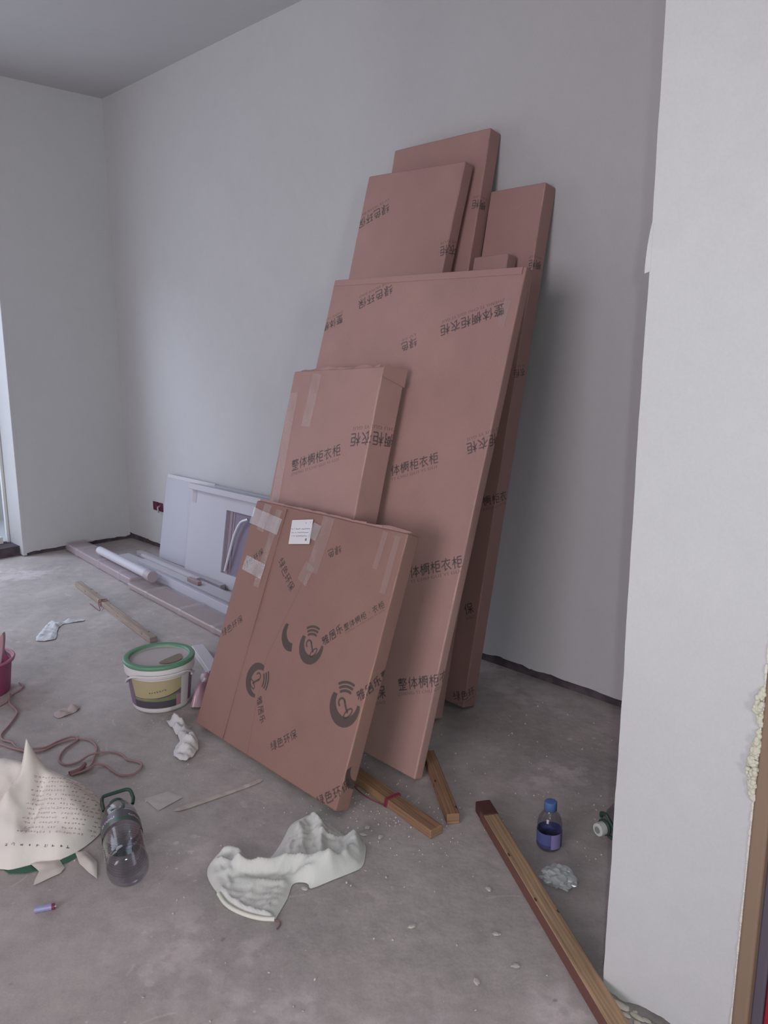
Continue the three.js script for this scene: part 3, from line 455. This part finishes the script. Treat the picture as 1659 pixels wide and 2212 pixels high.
paper('paper_scrap', 'white folded paper scrap lying far left on the bluish floor', 'paper', [[-3.65, -1.375], [-3.60, -1.385], [-3.568, -1.485], [-3.535, -1.475], [-3.56, -1.39], [-3.48, -1.33], [-3.389, -1.285], [-3.425, -1.215], [-3.52, -1.27]], 0xd4d4d8, 0.02, 8, 2);
paper('paper_scrap', 'small crumpled pinkish scrap on open floor left of the paint bucket', 'paper', [[-2.668, -0.985], [-2.675, -1.03], [-2.66, -1.074], [-2.622, -1.045], [-2.615, -0.978]], 0xb3a3a1, 0.022, 9, 2, 0.005);

// ---------------------------------------------------------------- cement sack
{
  const c = [-2.06, -0.64];
  const out = smooth(local([[-1.902, -0.540], [-1.878, -0.562], [-1.862, -0.612], [-1.834, -0.660], [-1.838, -0.712], [-1.862, -0.768], [-1.905, -0.815], [-1.99, -0.845], [-2.10, -0.83], [-2.22, -0.75], [-2.34, -0.62], [-2.36, -0.50], [-2.24, -0.42], [-2.08, -0.42], [-1.97, -0.48]], c), 3);
  const ridge = local([[-1.99, -0.60], [-2.02, -0.662], [-2.05, -0.69]], c), left = local([[-2.05, -0.68], [-2.16, -0.66], [-2.27, -0.58]], c), shoulder = local([[-2.03, -0.70], [-1.96, -0.735], [-1.89, -0.735]], c), pk = [-2.03 - c[0], -0.675 - c[1]];
  const hf = (x, z, e) => {
    let h = 0.108 * Math.pow(sm(-0.012, 0.12, e), 0.5);
    const dp = Math.hypot(x - pk[0], z - pk[1]); h += 0.066 * Math.exp(-Math.pow(dp / 0.017, 1.2));
    h += 0.040 * Math.exp(-Math.pow(polyD(ridge, x, z)[0] / 0.016, 1.4)) + 0.035 * Math.exp(-Math.pow(polyD(left, x, z)[0] / 0.05, 2)) + 0.026 * Math.exp(-Math.pow(polyD(shoulder, x, z)[0] / 0.05, 2));
    h -= 0.035 * Math.exp(-Math.pow(polyD(local([[-2.10, -0.655], [-2.07, -0.60], [-2.055, -0.53]], c), x, z)[0] / 0.024, 2)) * sm(0.01, 0.05, e);
    h -= 0.022 * Math.exp(-Math.pow(polyD(local([[-2.0, -0.69], [-1.955, -0.66], [-1.93, -0.62]], c), x, z)[0] / 0.013, 2)) * sm(0.02, 0.06, e);
    h += 0.024 * (fbm(x * 15, z * 15, 4, 181) - 0.5) * sm(0, 0.05, e) + 0.004 * Math.sin(x * 90 + 40 * z + 6 * fbm(x * 8, z * 8, 2, 7)) * sm(0.0, 0.03, e) * (1 - sm(0.03, 0.09, e));
    return 0.002 + Math.max(0, h) * sm(-0.002, 0.012, e);
  };
  // print: pink paragraph rows and one black row, unreadably small in the photograph
  const cv = document.createElement('canvas'); cv.width = cv.height = 1024; const g = cv.getContext('2d'); g.fillStyle = '#e2dbd4'; g.fillRect(0, 0, 1024, 1024);
  const mark = (x, y, s, col) => { g.strokeStyle = col; g.lineWidth = s * 0.13; for (let k = 0; k < 4; k++) { const a = rnd() < 0.5; g.beginPath(); if (a) { const q = y + rnd() * s; g.moveTo(x + rnd() * s * 0.3, q); g.lineTo(x + s * (0.65 + rnd() * 0.35), q); } else { const q = x + rnd() * s; g.moveTo(q, y + rnd() * s * 0.3); g.lineTo(q, y + s * (0.65 + rnd() * 0.35)); } g.stroke(); } };
  for (let r = 0; r < 13; r++) { let x = 500 + 10 * (r % 3); while (x < 990) { mark(x, 335 + r * 32, 14, 'rgba(150,108,116,0.85)'); x += rnd() < 0.13 ? 40 : 18; } }
  for (let i = 0; i < 9; i++) mark(452 + i * 44 + (i > 7 ? -14 : 0), 806, 18, 'rgba(52,44,52,0.95)');
  const t = canvasTex(cv);
  const sack = thing('putty_sack', 'half-full white woven sack with rows of pink print slumped at the left edge', 'sack', [c[0], 0, c[1]]);
  const geo = sheetGeo(out, 0.0065, hf, (x, y, z) => { const a = (x * 0.70 - z * 0.716), f = (x * 0.716 + z * 0.70); return [0.5 + (a - 0.03) / 0.42 - 0.09, 0.52 + (y * 0.85 - f * 0.75 - 0.06) / 0.42]; });
  part('sack_body', geo, std(0xffffff, 0.85, { map: t, bumpMap: clothBump, bumpScale: 0.0007, side: THREE.DoubleSide }), sack);
  const fm = std(0xd8d0c8, 0.85, { side: THREE.DoubleSide, bumpMap: clothBump, bumpScale: 0.0006 }), gm = std(0x3f6a58, 0.8, { side: THREE.DoubleSide });
  const fl = (name, pl, amp, m, s) => part(name, sheetGeo(local(pl, c), 0.005, (x, z, e) => 0.0015 + amp * (0.3 + fbm(x * 20, z * 20, 2, s)) * sm(-0.01, 0.02, e)), m, sack);
  fl('loose_flap', [[-1.868, -0.600], [-1.838, -0.660], [-1.795, -0.655], [-1.782, -0.640], [-1.782, -0.575], [-1.80, -0.585], [-1.825, -0.605]], 0.012, fm, 3);
  fl('loose_flap', [[-1.838, -0.700], [-1.825, -0.722], [-1.760, -0.722], [-1.700, -0.694], [-1.735, -0.690], [-1.785, -0.688]], 0.014, fm, 5);
  fl('green_flap', [[-1.898, -0.545], [-1.868, -0.600], [-1.832, -0.606], [-1.842, -0.58], [-1.87, -0.55]], 0.003, gm, 7).userData.label = 'green printed underside';
  fl('green_flap', [[-1.845, -0.658], [-1.845, -0.705], [-1.820, -0.705], [-1.812, -0.668], [-1.82, -0.655]], 0.003, gm, 9);
}

// ---------------------------------------------------------------- bottles
const clear = phys({ color: 0xe6e6ea, roughness: 0.06, transmission: 1, thickness: 0, ior: 1.45, side: THREE.DoubleSide });
const lathe = (pts, n = 40) => new THREE.LatheGeometry(pts.map(([r, y]) => new THREE.Vector2(r, y)), n);
function handledBottle(label, pos, turn, capped) {
  const o = thing('handled_bottle', label, 'bottle', pos, turn), bR = 0.049;
  const prof = [[0, 0.004], [0.02, 0], [0.036, 0.002], [0.046, 0.012], [bR, 0.03]];
  for (let i = 0; i < 9; i++) { const y = 0.045 + i * 0.011; prof.push([bR, y], [bR - 0.0042, y + 0.0055]); }
  prof.push([bR, 0.146], [bR, 0.20], [0.046, 0.206], [0.046, 0.214], [0.048, 0.22], [0.045, 0.245], [0.036, 0.272], [0.024, 0.293], [0.015, 0.304], [0.0145, 0.318]);
  const lay = (g) => { g.rotateZ(-Math.PI / 2); g.translate(0, bR, 0); return g; };  // base at the origin, neck along +x
  part('bottle_body', lay(lathe(prof, 48)), clear, o);
  const cv = document.createElement('canvas'); cv.width = 512; cv.height = 96; const g = cv.getContext('2d'); g.fillStyle = '#55505c'; g.fillRect(0, 0, 512, 96); g.fillStyle = '#35553f'; g.fillRect(0, 60, 512, 24);
  g.strokeStyle = '#c9c6cc'; g.lineWidth = 4; for (let k = 0; k < 4; k++) for (let i = 0; i < 7; i++) { g.beginPath(); g.arc(40 + k * 128 + i * 11, 40 + (i % 2) * 4, 6, rnd() * 3, rnd() * 3 + 3.6); g.stroke(); }
  const lab = lay(lathe([[bR + 0.0008, 0.146], [bR + 0.0008, 0.198]], 48)); part('bottle_label', lab, std(0xffffff, 0.4, { map: canvasTex(cv), side: THREE.DoubleSide }), o);
  if (capped) { const cap = lay(lathe([[0, 0.331], [0.015, 0.331], [0.0172, 0.329], [0.0172, 0.312], [0.0172, 0.311], [0, 0.311]], 32)); part('cap', cap, std(0xcfd2cc, 0.5), o);
  const mark = lay(lathe([[0, 0.3316], [0.009, 0.3316]], 24)); part('cap_print', mark, std(0x87908a, 0.6), o); }
  const path = capped ? [[0.300, 0.068, 0.018], [0.306, 0.082, 0.013], [0.308, 0.087, -0.006], [0.304, 0.064, -0.026], [0.300, 0.040, -0.036], [0.300, 0.028, -0.026], [0.302, 0.03, -0.012]] : [[0.286, 0.052, -0.034], [0.325, 0.056, -0.036], [0.343, 0.062, -0.030], [0.352, 0.064, 0.028], [0.345, 0.062, 0.040], [0.315, 0.056, 0.044], [0.296, 0.05, 0.040]];
  const hd = new THREE.TubeGeometry(new THREE.CatmullRomCurve3(path.map(([x, y, z]) => new THREE.Vector3(x, y, z)), false, 'catmullrom', 0.25), 70, 0.0048, 8);
  const col = new THREE.TorusGeometry(0.0175, 0.0045, 8, 28); col.rotateY(Math.PI / 2); col.translate(0.306, bR, 0);
  part('handle', mergeGeometries([hd, col]), std(0x2f4a3e, 0.55), o);
  return o;
}
handledBottle('empty clear bottle with green handle and dark label lying beside the white sack', [-1.605, 0.001, -0.732], Math.atan2(0.105, -0.275), false);
handledBottle('bottle with white cap and dark handle half hidden behind the wall end', [-0.846, 0.001, -1.987], Math.atan2(-0.97, -0.25), true);
{ // small upright water bottle
  const o = thing('water_bottle', 'small upright water bottle with blue cap and blue label', 'bottle', [-1.016, 0, -1.583]);
  part('bottle_body', lathe([[0, 0.004], [0.02, 0.001], [0.029, 0.003], [0.0315, 0.01], [0.0315, 0.056], [0.0305, 0.060], [0.0315, 0.064], [0.0308, 0.074], [0.027, 0.087], [0.019, 0.099], [0.0135, 0.105], [0.013, 0.113]], 48), clear, o);
  const cv = document.createElement('canvas'); cv.width = 512; cv.height = 128; const g = cv.getContext('2d'); g.fillStyle = '#565a8e'; g.fillRect(0, 0, 512, 128); g.fillStyle = '#454672'; g.fillRect(0, 96, 512, 32); g.fillStyle = '#8e86b8'; g.fillRect(60, 0, 70, 128); g.fillStyle = '#6d76c0'; g.beginPath(); g.ellipse(330, 58, 60, 22, 0, 0, 7); g.fill(); g.fillStyle = '#7f88cc'; for (let i = 0; i < 8; i++) g.fillRect(290 + i * 11, 52, 6, 11);
  part('bottle_label', lathe([[0.0321, 0.012], [0.0321, 0.052]], 48), std(0xffffff, 0.45, { map: canvasTex(cv), side: THREE.DoubleSide }), o);
  const capg = lathe([[0, 0.129], [0.0135, 0.129], [0.0158, 0.127], [0.0162, 0.106], [0, 0.106]], 40); part('cap', capg, std(0x5474ac, 0.5), o);
}
{ // crumpled clear wrapper in front of it
  const g = new THREE.IcosahedronGeometry(0.038, 5), p = g.attributes.position; 
  for (let i = 0; i < p.count; i++) { const v = new THREE.Vector3().fromBufferAttribute(p, i), n = v.clone().normalize(); const a = fbm(n.x * 3 + 5, n.z * 3 + n.y * 2, 3, 201), b = Math.abs(fbm(n.x * 8 + n.y * 4, n.z * 8 - n.y * 3 + 3, 3, 205) - 0.5); v.multiplyScalar(0.65 + 0.5 * a + 0.9 * b); p.setXYZ(i, v.x * 1.15, Math.max(0, v.y * 0.42 + 0.012), v.z * 0.95); }
  const gg = g.toNonIndexed(); gg.computeVertexNormals();
  single('crumpled_film', gg, phys({ color: 0xdfe8e6, roughness: 0.18, metalness: 0.25, transparent: true, opacity: 0.55, clearcoat: 1, clearcoatRoughness: 0.05, side: THREE.DoubleSide }), 'crumpled shiny plastic film lying on the floor in front of the blue-capped bottle', 'plastic film', [-0.921, 0.0, -1.486]);
}
{ // spent battery cell
  const o = thing('battery', 'small used battery lying alone on the floor at lower left', 'battery', [-1.679, 0.0072, -0.562], Math.atan2(0.039, 0.021));
  const cyl = (r, a, b) => { const c = new THREE.CylinderGeometry(r, r, b - a, 20); c.rotateZ(Math.PI / 2); c.translate((a + b) / 2, 0, 0); return c; };
  part('battery_body', cyl(0.007, -0.0225, 0.014), std(0xa9a6d0, 0.3, { metalness: 0.3 }), o); part('battery_band', cyl(0.00705, 0.014, 0.0205), std(0x7d2c48, 0.35), o); part('terminal', cyl(0.0028, 0.0205, 0.0235), std(0xd0d0d0, 0.3, { metalness: 0.9 }), o);
}

// ---------------------------------------------------------------- buckets
{
  const o = thing('paint_bucket', 'white paint bucket with green-rimmed lid and yellow label', 'bucket', [-2.486, 0, -1.302], 0);
  const H = 0.176, white = std(0xd9d3d4, 0.45);
  part('bucket_body', lathe([[0, 0.002], [0.09, 0.0], [0.097, 0.004], [0.1, 0.012], [0.113, 0.132], [0.1135, 0.134], [0.1195, 0.135], [0.1215, 0.14], [0.1225, 0.166], [0.121, H - 0.006], [0.0, H - 0.008]], 64), white, o);
  const rAt = (y) => 0.1 + (y - 0.012) / 0.12 * 0.013 + 0.0007;
  const cv = document.createElement('canvas'); cv.width = 2048; cv.height = 320; const g = cv.getContext('2d');
  const Wd = 2048; g.fillStyle = '#7a6478'; g.fillRect(0, 0, Wd, 320);
  for (let k = 0; k < 2; k++) { const X = k * 1024; g.fillStyle = '#b0a380'; g.beginPath(); g.moveTo(X + 120, 0); g.lineTo(X + 700, 0); g.lineTo(X + 690, 120); g.quadraticCurveTo(X + 430, 235, X + 150, 220); g.closePath(); g.fill();
    g.strokeStyle = '#39402f'; g.lineWidth = 7; g.beginPath(); g.moveTo(X + 140, 205); g.quadraticCurveTo(X + 430, 222, X + 660, 148); g.stroke();
    g.fillStyle = '#77825c'; g.beginPath(); g.moveTo(X + 150, 214); g.quadraticCurveTo(X + 430, 236, X + 650, 165); g.lineTo(X + 640, 250); g.lineTo(X + 150, 240); g.fill();
    g.fillStyle = '#504a54'; g.fillRect(X + 130, 238, 490, 82); g.fillStyle = '#a8808a'; g.fillRect(X + 620, 190, 60, 130); g.fillStyle = '#d9d3d4'; g.fillRect(X + 680, 0, 120, 320);
    g.fillStyle = '#3a3626'; for (let i = 0; i < 7; i++) { g.save(); g.translate(X + 330 + i * 27, 130 - i * 5); g.lineWidth = 3; g.strokeStyle = '#3a3626'; for (let q = 0; q < 4; q++) { g.beginPath(); g.moveTo(rr(0, 5), rr(0, 18)); g.lineTo(rr(12, 19), rr(0, 18)); g.stroke(); } g.restore(); } }
  const lb = lathe([[rAt(0.022), 0.022], [rAt(0.128), 0.128]], 72); lb.rotateY(2.82); part('bucket_label', lb, std(0xffffff, 0.4, { map: canvasTex(cv), side: THREE.DoubleSide }), o);
  const lid = part('lid', lathe([[0, H - 0.004], [0.1, H - 0.004], [0.103, H + 0.002], [0.104, H + 0.003]], 64), std(0xbcb3b4, 0.5), o);
  part('lid_rim', lathe([[0.101, H - 0.004], [0.103, H + 0.006], [0.108, H + 0.0085], [0.1215, H + 0.008], [0.1245, H + 0.004], [0.1245, H - 0.002], [0.1225, H - 0.006]], 72), std(0x628f74, 0.4), o);
  part('lid_dirt', sheetGeo(smooth([[0.02, -0.07], [0.07, -0.05], [0.08, 0.0], [0.05, 0.03], [0.03, -0.02]], 3), 0.006, (x, z, e) => H - 0.0025 + 0.002 * fbm(x * 50, z * 50, 2, 3), null), std(0x8c8074, 0.9, { side: THREE.DoubleSide }), o);
  // bail hanging down across the front from two lugs
  const axis = [0.698, -0.716], lug = [], hp = [];
  for (const s of [-1, 1]) { const c = new THREE.CylinderGeometry(0.009, 0.009, 0.012, 16); c.rotateZ(Math.PI / 2); c.rotateY(Math.atan2(0.716, 0.698)); c.translate(axis[0] * s * 0.1125, s < 0 ? 0.085 : 0.115, axis[1] * s * 0.1125); lug.push(c); }
  part('lug', lug[0], white, o); part('lug', lug[1], white, o);
  for (let i = 0; i <= 20; i++) { const a = Math.PI * i / 20, s = -Math.cos(a), d = Math.sin(a), q = 0.085 + 0.066 * sm(0.0, 0.42, i / 20) - 0.03 * sm(0.8, 1, i / 20), rb = 0.1 + q * 0.15 + 0.0035 + 0.0055 * sm(0.12, 0.14, q); hp.push(new THREE.Vector3(axis[0] * s * rb + 0.716 * d * rb, q, axis[1] * s * rb + 0.698 * d * rb)); }
  part('handle', new THREE.TubeGeometry(new THREE.CatmullRomCurve3(hp), 60, 0.0034, 8), white, o);
}
{ // red bucket at the left edge with a tool standing in it
  const c = [-3.03, -0.87];
  const o = thing('red_bucket', 'small red plastic bucket cut off by the left edge of the picture', 'bucket', [c[0], 0, c[1]]);
  part('bucket_body', lathe([[0, 0.002], [0.088, 0], [0.092, 0.004], [0.106, 0.118], [0.116, 0.12], [0.118, 0.126], [0.114, 0.13], [0.104, 0.128], [0.101, 0.12], [0.088, 0.01], [0, 0.008]], 48), std(0x93486a, 0.5), o);
  part('bucket_rim', new THREE.TorusGeometry(0.114, 0.005, 8, 48).rotateX(Math.PI / 2).translate(0, 0.128, 0), std(0xb06a82, 0.5), o);
  const t = single('trowel_handle', (() => { const s = new THREE.Shape(); s.moveTo(-0.006, 0); s.lineTo(-0.004, 0.12); s.quadraticCurveTo(0.018, 0.18, 0.044, 0.218); s.quadraticCurveTo(0.042, 0.18, 0.028, 0.12); s.lineTo(0.008, 0); const g = new THREE.ExtrudeGeometry(s, { depth: 0.012, bevelEnabled: true, bevelSize: 0.004, bevelThickness: 0.004, bevelSegments: 2 }); return g; })(), std(0xa88690, 0.55), 'pointed pinkish tool handle sticking up out of the red bucket', 'tool', [c[0] + 0.0385, 0.014, c[1] - 0.0395], 0.79);
  part('bail', new THREE.TubeGeometry(new THREE.CatmullRomCurve3([[0.06, 0.125, -0.09], [0.0, 0.19, -0.05], [-0.06, 0.2, 0.0], [-0.08, 0.125, 0.08]].map((p) => new THREE.Vector3(...p))), 30, 0.004, 6), std(0x7c6a86, 0.5), o);
}
{ // pink plastic bag beside the paint bucket
  const pl = [[-2.372, -1.335], [-2.352, -1.385], [-2.40, -1.455], [-2.50, -1.50], [-2.555, -1.48], [-2.50, -1.42], [-2.44, -1.40], [-2.40, -1.345]], c = [-2.44, -1.42]; for (const p of pl) { p[0] += 0.02; p[1] -= 0.012; }
  single('pink_bag', sheetGeo(smooth(local(pl, c), 3), 0.006, (x, z, e) => 0.002 + 0.08 * Math.pow(sm(-0.004, 0.035, e), 0.7) * (0.55 + 0.6 * fbm(x * 14, z * 14, 3, 231)) + 0.012 * Math.abs(fbm(x * 40, z * 40, 2, 233) - 0.5)), phys({ color: 0xb08a98, roughness: 0.35, side: THREE.DoubleSide, clearcoat: 0.4 }), 'crumpled pink plastic bag squeezed between the paint bucket and the front carton', 'bag', [c[0], 0, c[1]]);
  const b = new RoundedBoxGeometry(0.3, 0.03, 0.05, 2, 0.003); b.translate(0.15, 0.015, 0); single('white_offcut', b, std(0xcfcbd0, 0.6), 'short white board offcut on the floor behind the pink bag', 'board', [-2.83, 0.0005, -1.66], -0.32);
}

// ---------------------------------------------------------------- pink cord
{
  const V = (pl) => pl.map(([x, z, y]) => new THREE.Vector3(x + 2.45, y || 0.005, z + 0.9)), ropeMat = std(0xa8898a, 0.9);
  const o = thing('pink_rope', 'long pinkish rope looped over the floor between red bucket, sack and paint bucket', 'rope', [-2.45, 0, -0.9]);
  const tube = (pl, r = 0.0034) => new THREE.TubeGeometry(new THREE.CatmullRomCurve3(V(pl)), pl.length * 10, r, 7);
  const run = [tube([[-3.010, -0.992], [-2.975, -0.994], [-2.945, -0.972], [-2.918, -0.931], [-2.849, -0.900, 0.006], [-2.793, -0.898], [-2.756, -0.892], [-2.728, -0.876], [-2.670, -0.832], [-2.620, -0.791], [-2.584, -0.783], [-2.545, -0.798], [-2.498, -0.797], [-2.454, -0.812], [-2.433, -0.823], [-2.419, -0.848], [-2.431, -0.898], [-2.424, -0.951], [-2.398, -0.978], [-2.354, -0.986], [-2.311, -0.976], [-2.269, -0.950, 0.006], [-2.222, -0.914], [-2.206, -0.885], [-2.220, -0.850]]),
    tube([[-2.93, -0.93], [-2.875, -0.905, 0.008], [-2.857, -0.869], [-2.84, -0.82], [-2.82, -0.76]]), tube([[-2.70, -0.70], [-2.62, -0.74], [-2.559, -0.767], [-2.508, -0.784], [-2.445, -0.806, 0.008]]),
    tube([[-2.452, -0.82, 0.009], [-2.435, -0.86], [-2.447, -0.91], [-2.443, -0.955, 0.006], [-2.418, -0.962], [-2.377, -0.900], [-2.332, -0.864], [-2.303, -0.857], [-2.275, -0.869], [-2.270, -0.899], [-2.279, -0.940, 0.010], [-2.274, -0.984], [-2.253, -1.005], [-2.214, -1.015], [-2.179, -1.013], [-2.148, -1.028], [-2.124, -1.032], [-2.100, -1.016], [-2.086, -0.984], [-2.104, -0.957], [-2.150, -0.949], [-2.191, -0.948], [-2.212, -0.930, 0.008], [-2.200, -0.895, 0.009], [-2.210, -0.850]])];
  part('strand', run[0], ropeMat, o); part('strand', run[1], ropeMat, o); part('strand', run[2], ropeMat, o); part('strand', run[3], ropeMat, o);
  part('plug_end', (() => { const g = tube([[-2.240, -0.905, 0.008], [-2.219, -0.880, 0.008], [-2.217, -0.848, 0.008]], 0.0072); return g; })(), std(0x9c7678, 0.85), o);
}

// ---------------------------------------------------------------- boards and bundles along the back wall
const whiteBoard = std(0xb9b7c0, 0.55, { bumpMap: puttyBump, bumpScale: 0.0004 });
function lean(o, z0, ang) { o.rotation.x = -ang; }
{
  // large plain board against the wall
  const a = thing('cabinet_panel', 'plain white cabinet panel leaning on the back wall, left of the panel with an opening', 'panel', [-4.352, 0.001, -2.325]); a.rotation.x = -0.17;
  const g = new RoundedBoxGeometry(1.2, 0.51, 0.018, 2, 0.002); g.translate(0.6, 0.255, 0); part('panel', g, whiteBoard, a);
  const r2 = new RoundedBoxGeometry(0.52, 0.02, 0.003, 1, 0.001); r2.translate(0.27, 0.508, 0.008); part('edge_band', r2, std(0xc9c4ca, 0.5), a);
  // panel with a moulded opening in front of it
  const b = thing('panel_with_opening', 'white cabinet panel with a moulded rectangular opening and top rail, partly behind the front carton', 'panel', [-3.93, 0.001, -2.262]); b.rotation.x = -0.16;
  const sh = new THREE.Shape(); sh.moveTo(0, 0); sh.lineTo(0.95, 0); sh.lineTo(0.95, 0.515); sh.lineTo(0, 0.515); const ho = new THREE.Path(); ho.moveTo(0.36, 0.075); ho.lineTo(0.74, 0.075); ho.lineTo(0.74, 0.415); ho.lineTo(0.36, 0.415); sh.holes.push(ho);
  part('panel', new THREE.ExtrudeGeometry(sh, { depth: 0.018, bevelEnabled: true, bevelSize: 0.0015, bevelThickness: 0.0015, bevelSegments: 1 }), whiteBoard, b);
  const rail = new RoundedBoxGeometry(0.95, 0.032, 0.03, 2, 0.003); rail.translate(0.475, 0.502, 0.032); part('top_rail', rail, whiteBoard, b);
  const tp = new THREE.BoxGeometry(0.045, 0.07, 0.0008); tp.translate(0.035, 0.448, 0.0205); part('tape_patch', tp, std(0xb3a6ae, 0.6), b);
  const mo = []; for (const [k, w] of [[0, 0.012], [0.017, 0.010], [0.032, 0.016], [0.054, 0.012]]) { const m = new THREE.CylinderGeometry(w / 2, w / 2, 0.34, 14); m.translate(0.366 + k, 0.245, 0.002); mo.push(m); }
  part('moulding', mergeGeometries(mo), std(0x9c8d98, 0.45), b);
  const bk = new THREE.BoxGeometry(0.38, 0.34, 0.004); bk.translate(0.55, 0.245, 0.001); part('inner_panel', bk, std(0x807486, 0.6), b);
  const arch = new THREE.TubeGeometry(new THREE.CatmullRomCurve3([[0.40, 0.09, 0.02], [0.435, 0.2, 0.024], [0.465, 0.3, 0.026], [0.51, 0.37, 0.026], [0.57, 0.395, 0.024]].map((p) => new THREE.Vector3(...p))), 40, 0.007, 8); part('curved_trim', arch, phys({ color: 0xe4e4ea, roughness: 0.2, clearcoat: 0.6 }), b);
  // loose white boards and strips lying on the floor
  const strip = (label, from, to, w, h, y, col = 0xbfbbc2, name = 'trim_board') => { const L = Math.hypot(to[0] - from[0], to[1] - from[1]); const q = new RoundedBoxGeometry(L, h, w, 2, 0.002); q.translate(L / 2, h / 2, 0); return single(name, q, std(col, 0.5), label, 'board', [from[0], y, from[1]], -Math.atan2(to[1] - from[1], to[0] - from[0])); };
  strip('white board standing on edge, nearest to the film-wrapped bundle', [-3.84, -2.022], [-2.85, -1.958], 0.018, 0.075, 0.001, 0xbab8c4);
  strip('wide flat white board lying lowest in the strewn stack', [-4.52, -2.155], [-3.05, -2.085], 0.1, 0.02, 0.001);
  strip('flat white board lying second from the floor in the strewn stack', [-4.25, -2.165], [-3.2, -2.105], 0.08, 0.02, 0.022, 0xc2bec4);
  strip('thin white strip lying on top of the strewn boards', [-4.30, -2.185], [-3.62, -2.150], 0.022, 0.016, 0.043, 0xbdb7bd);
  strip('thin pinkish strip lying at the back of the strewn boards', [-4.50, -2.262], [-3.50, -2.222], 0.03, 0.03, 0.001, 0xb0a5ac);
  strip('short dark-ended white block lying on the strewn boards', [-3.66, -2.115], [-3.54, -2.108], 0.022, 0.02, 0.043, 0xa58a8c, 'trim_block');
  const roll = new THREE.CylinderGeometry(0.024, 0.024, 0.72, 28); roll.rotateZ(Math.PI / 2); roll.translate(0.36, 0.03, 0);
  const rl = thing('white_roll', 'white rolled sheet lying on the wrapped bundle, its round end towards the camera', 'roll', [-4.47, 0.052, -2.0], -0.075); part('roll', roll, std(0xc4c0c8, 0.55), rl);
  const end = new THREE.CylinderGeometry(0.03, 0.03, 0.06, 28); end.rotateZ(Math.PI / 2); end.translate(0.71, 0.0305, 0); part('end_cap', end, std(0xa99ba3, 0.5), rl);
  // two long flat packages wrapped in clear film
  const film = phys({ color: 0xd9ccd0, roughness: 0.18, transparent: true, opacity: 0.28, clearcoat: 1, clearcoatRoughness: 0.1, side: THREE.DoubleSide });
  const bundle = (label, from, to, w, h, s, col) => {
    const L = Math.hypot(to[0] - from[0], to[1] - from[1]), o = thing('wrapped_bundle', label, 'package', [from[0], 0.001, from[1]], -Math.atan2(to[1] - from[1], to[0] - from[0]));
    const g = slabGeo(L, w, h, 0.01, s, 0.003); g.translate(L, -w / 2, 0); g.rotateX(-Math.PI / 2); part('board_pack', g, std(col, 0.7, { bumpMap: puttyBump, bumpScale: 0.002 }), o);
    const f = new RoundedBoxGeometry(L + 0.02, h + 0.006, w + 0.01, 4, 0.012).toNonIndexed(), p = f.attributes.position; f.translate(L / 2, h / 2 + 0.004, 0);
    for (let i = 0; i < p.count; i++) p.setY(i, Math.max(0.0005, p.getY(i)));
    part('film_wrap', f, film, o);
    for (const x of [0.2, 0.55, 0.85]) { const b = new RoundedBoxGeometry(0.05, h + 0.010, w + 0.014, 2, 0.01); b.translate(L * x, h / 2 + 0.005, 0); part('tape_band', b, film, o); }
  };
  bundle('far half of the long film-wrapped package, its end at the left wall', [-4.92, -2.045], [-3.895, -1.957], 0.12, 0.045, 41, 0xa5939a);
  bundle('near half of the long film-wrapped brown package, disappearing behind the front carton', [-3.865, -1.935], [-2.80, -1.872], 0.12, 0.03, 42, 0x9a8684);
}

// ---------------------------------------------------------------- plaster chips and crumbs
{
  const chipMat = std(0xc2bab4, 0.9), chipGeo = [0, 1, 2].map((k) => { const g = new THREE.IcosahedronGeometry(0.0062, 1), p = g.attributes.position; for (let i = 0; i < p.count; i++) { const q = 0.7 + 0.6 * hash(Math.round(p.getX(i) * 9000), Math.round(p.getZ(i) * 9000 + p.getY(i) * 5000), k); p.setXYZ(i, p.getX(i) * q * 1.5, Math.max(-0.002, p.getY(i) * 0.35) + 0.002, p.getZ(i) * q); } g.computeVertexNormals(); return g; });
  [[-1.473, -1.085], [-1.452, -1.10], [-1.325, -1.03], [-1.40, -1.305], [-1.385, -1.275], [-1.345, -1.30], [-0.915, -1.235], [-0.86, -1.10], [-0.83, -1.19], [-1.02, -1.34], [-1.06, -1.12], [-1.47, -1.14]].forEach(([x, z], i) => single('plaster_chip', chipGeo[i % 3], chipMat, 'small white plaster chip lying on the bare grey floor', 'chip', [x, 0.001, z], i * 1.7, 'plaster chips on the bare floor'));
  const N = 420, m = new THREE.InstancedMesh(new THREE.IcosahedronGeometry(0.0026, 0), chipMat, N), d = new THREE.Object3D();
  for (let i = 0; i < N; i++) { const near = i < 170; let x = near ? -1.42 + (rnd() + rnd() - 1) * 0.3 : rr(-2.6, -0.7), z = near ? -1.36 + (rnd() + rnd() - 1) * 0.28 : rr(-1.95, -0.6); if (i % 3 === 0 && !near) { x = rr(-1.55, -0.75); z = rr(-2.3, -1.55); } d.position.set(x, 0.0012, z); d.rotation.set(rnd() * 3, rnd() * 3, 0); d.scale.set(rr(0.4, 1.6), rr(0.3, 0.8), rr(0.4, 1.3)); d.updateMatrix(); m.setMatrixAt(i, d.matrix); }
  m.name = 'plaster_crumbs'; m.castShadow = m.receiveShadow = true; m.userData.kind = 'stuff'; tag(m, 'tiny white plaster crumbs scattered over the floor round the cartons', 'crumbs'); scene.add(m);
}
scene.traverse((o) => { if (o.isMesh) { o.castShadow = true; o.receiveShadow = true; } });
renderer.render(scene, camera);
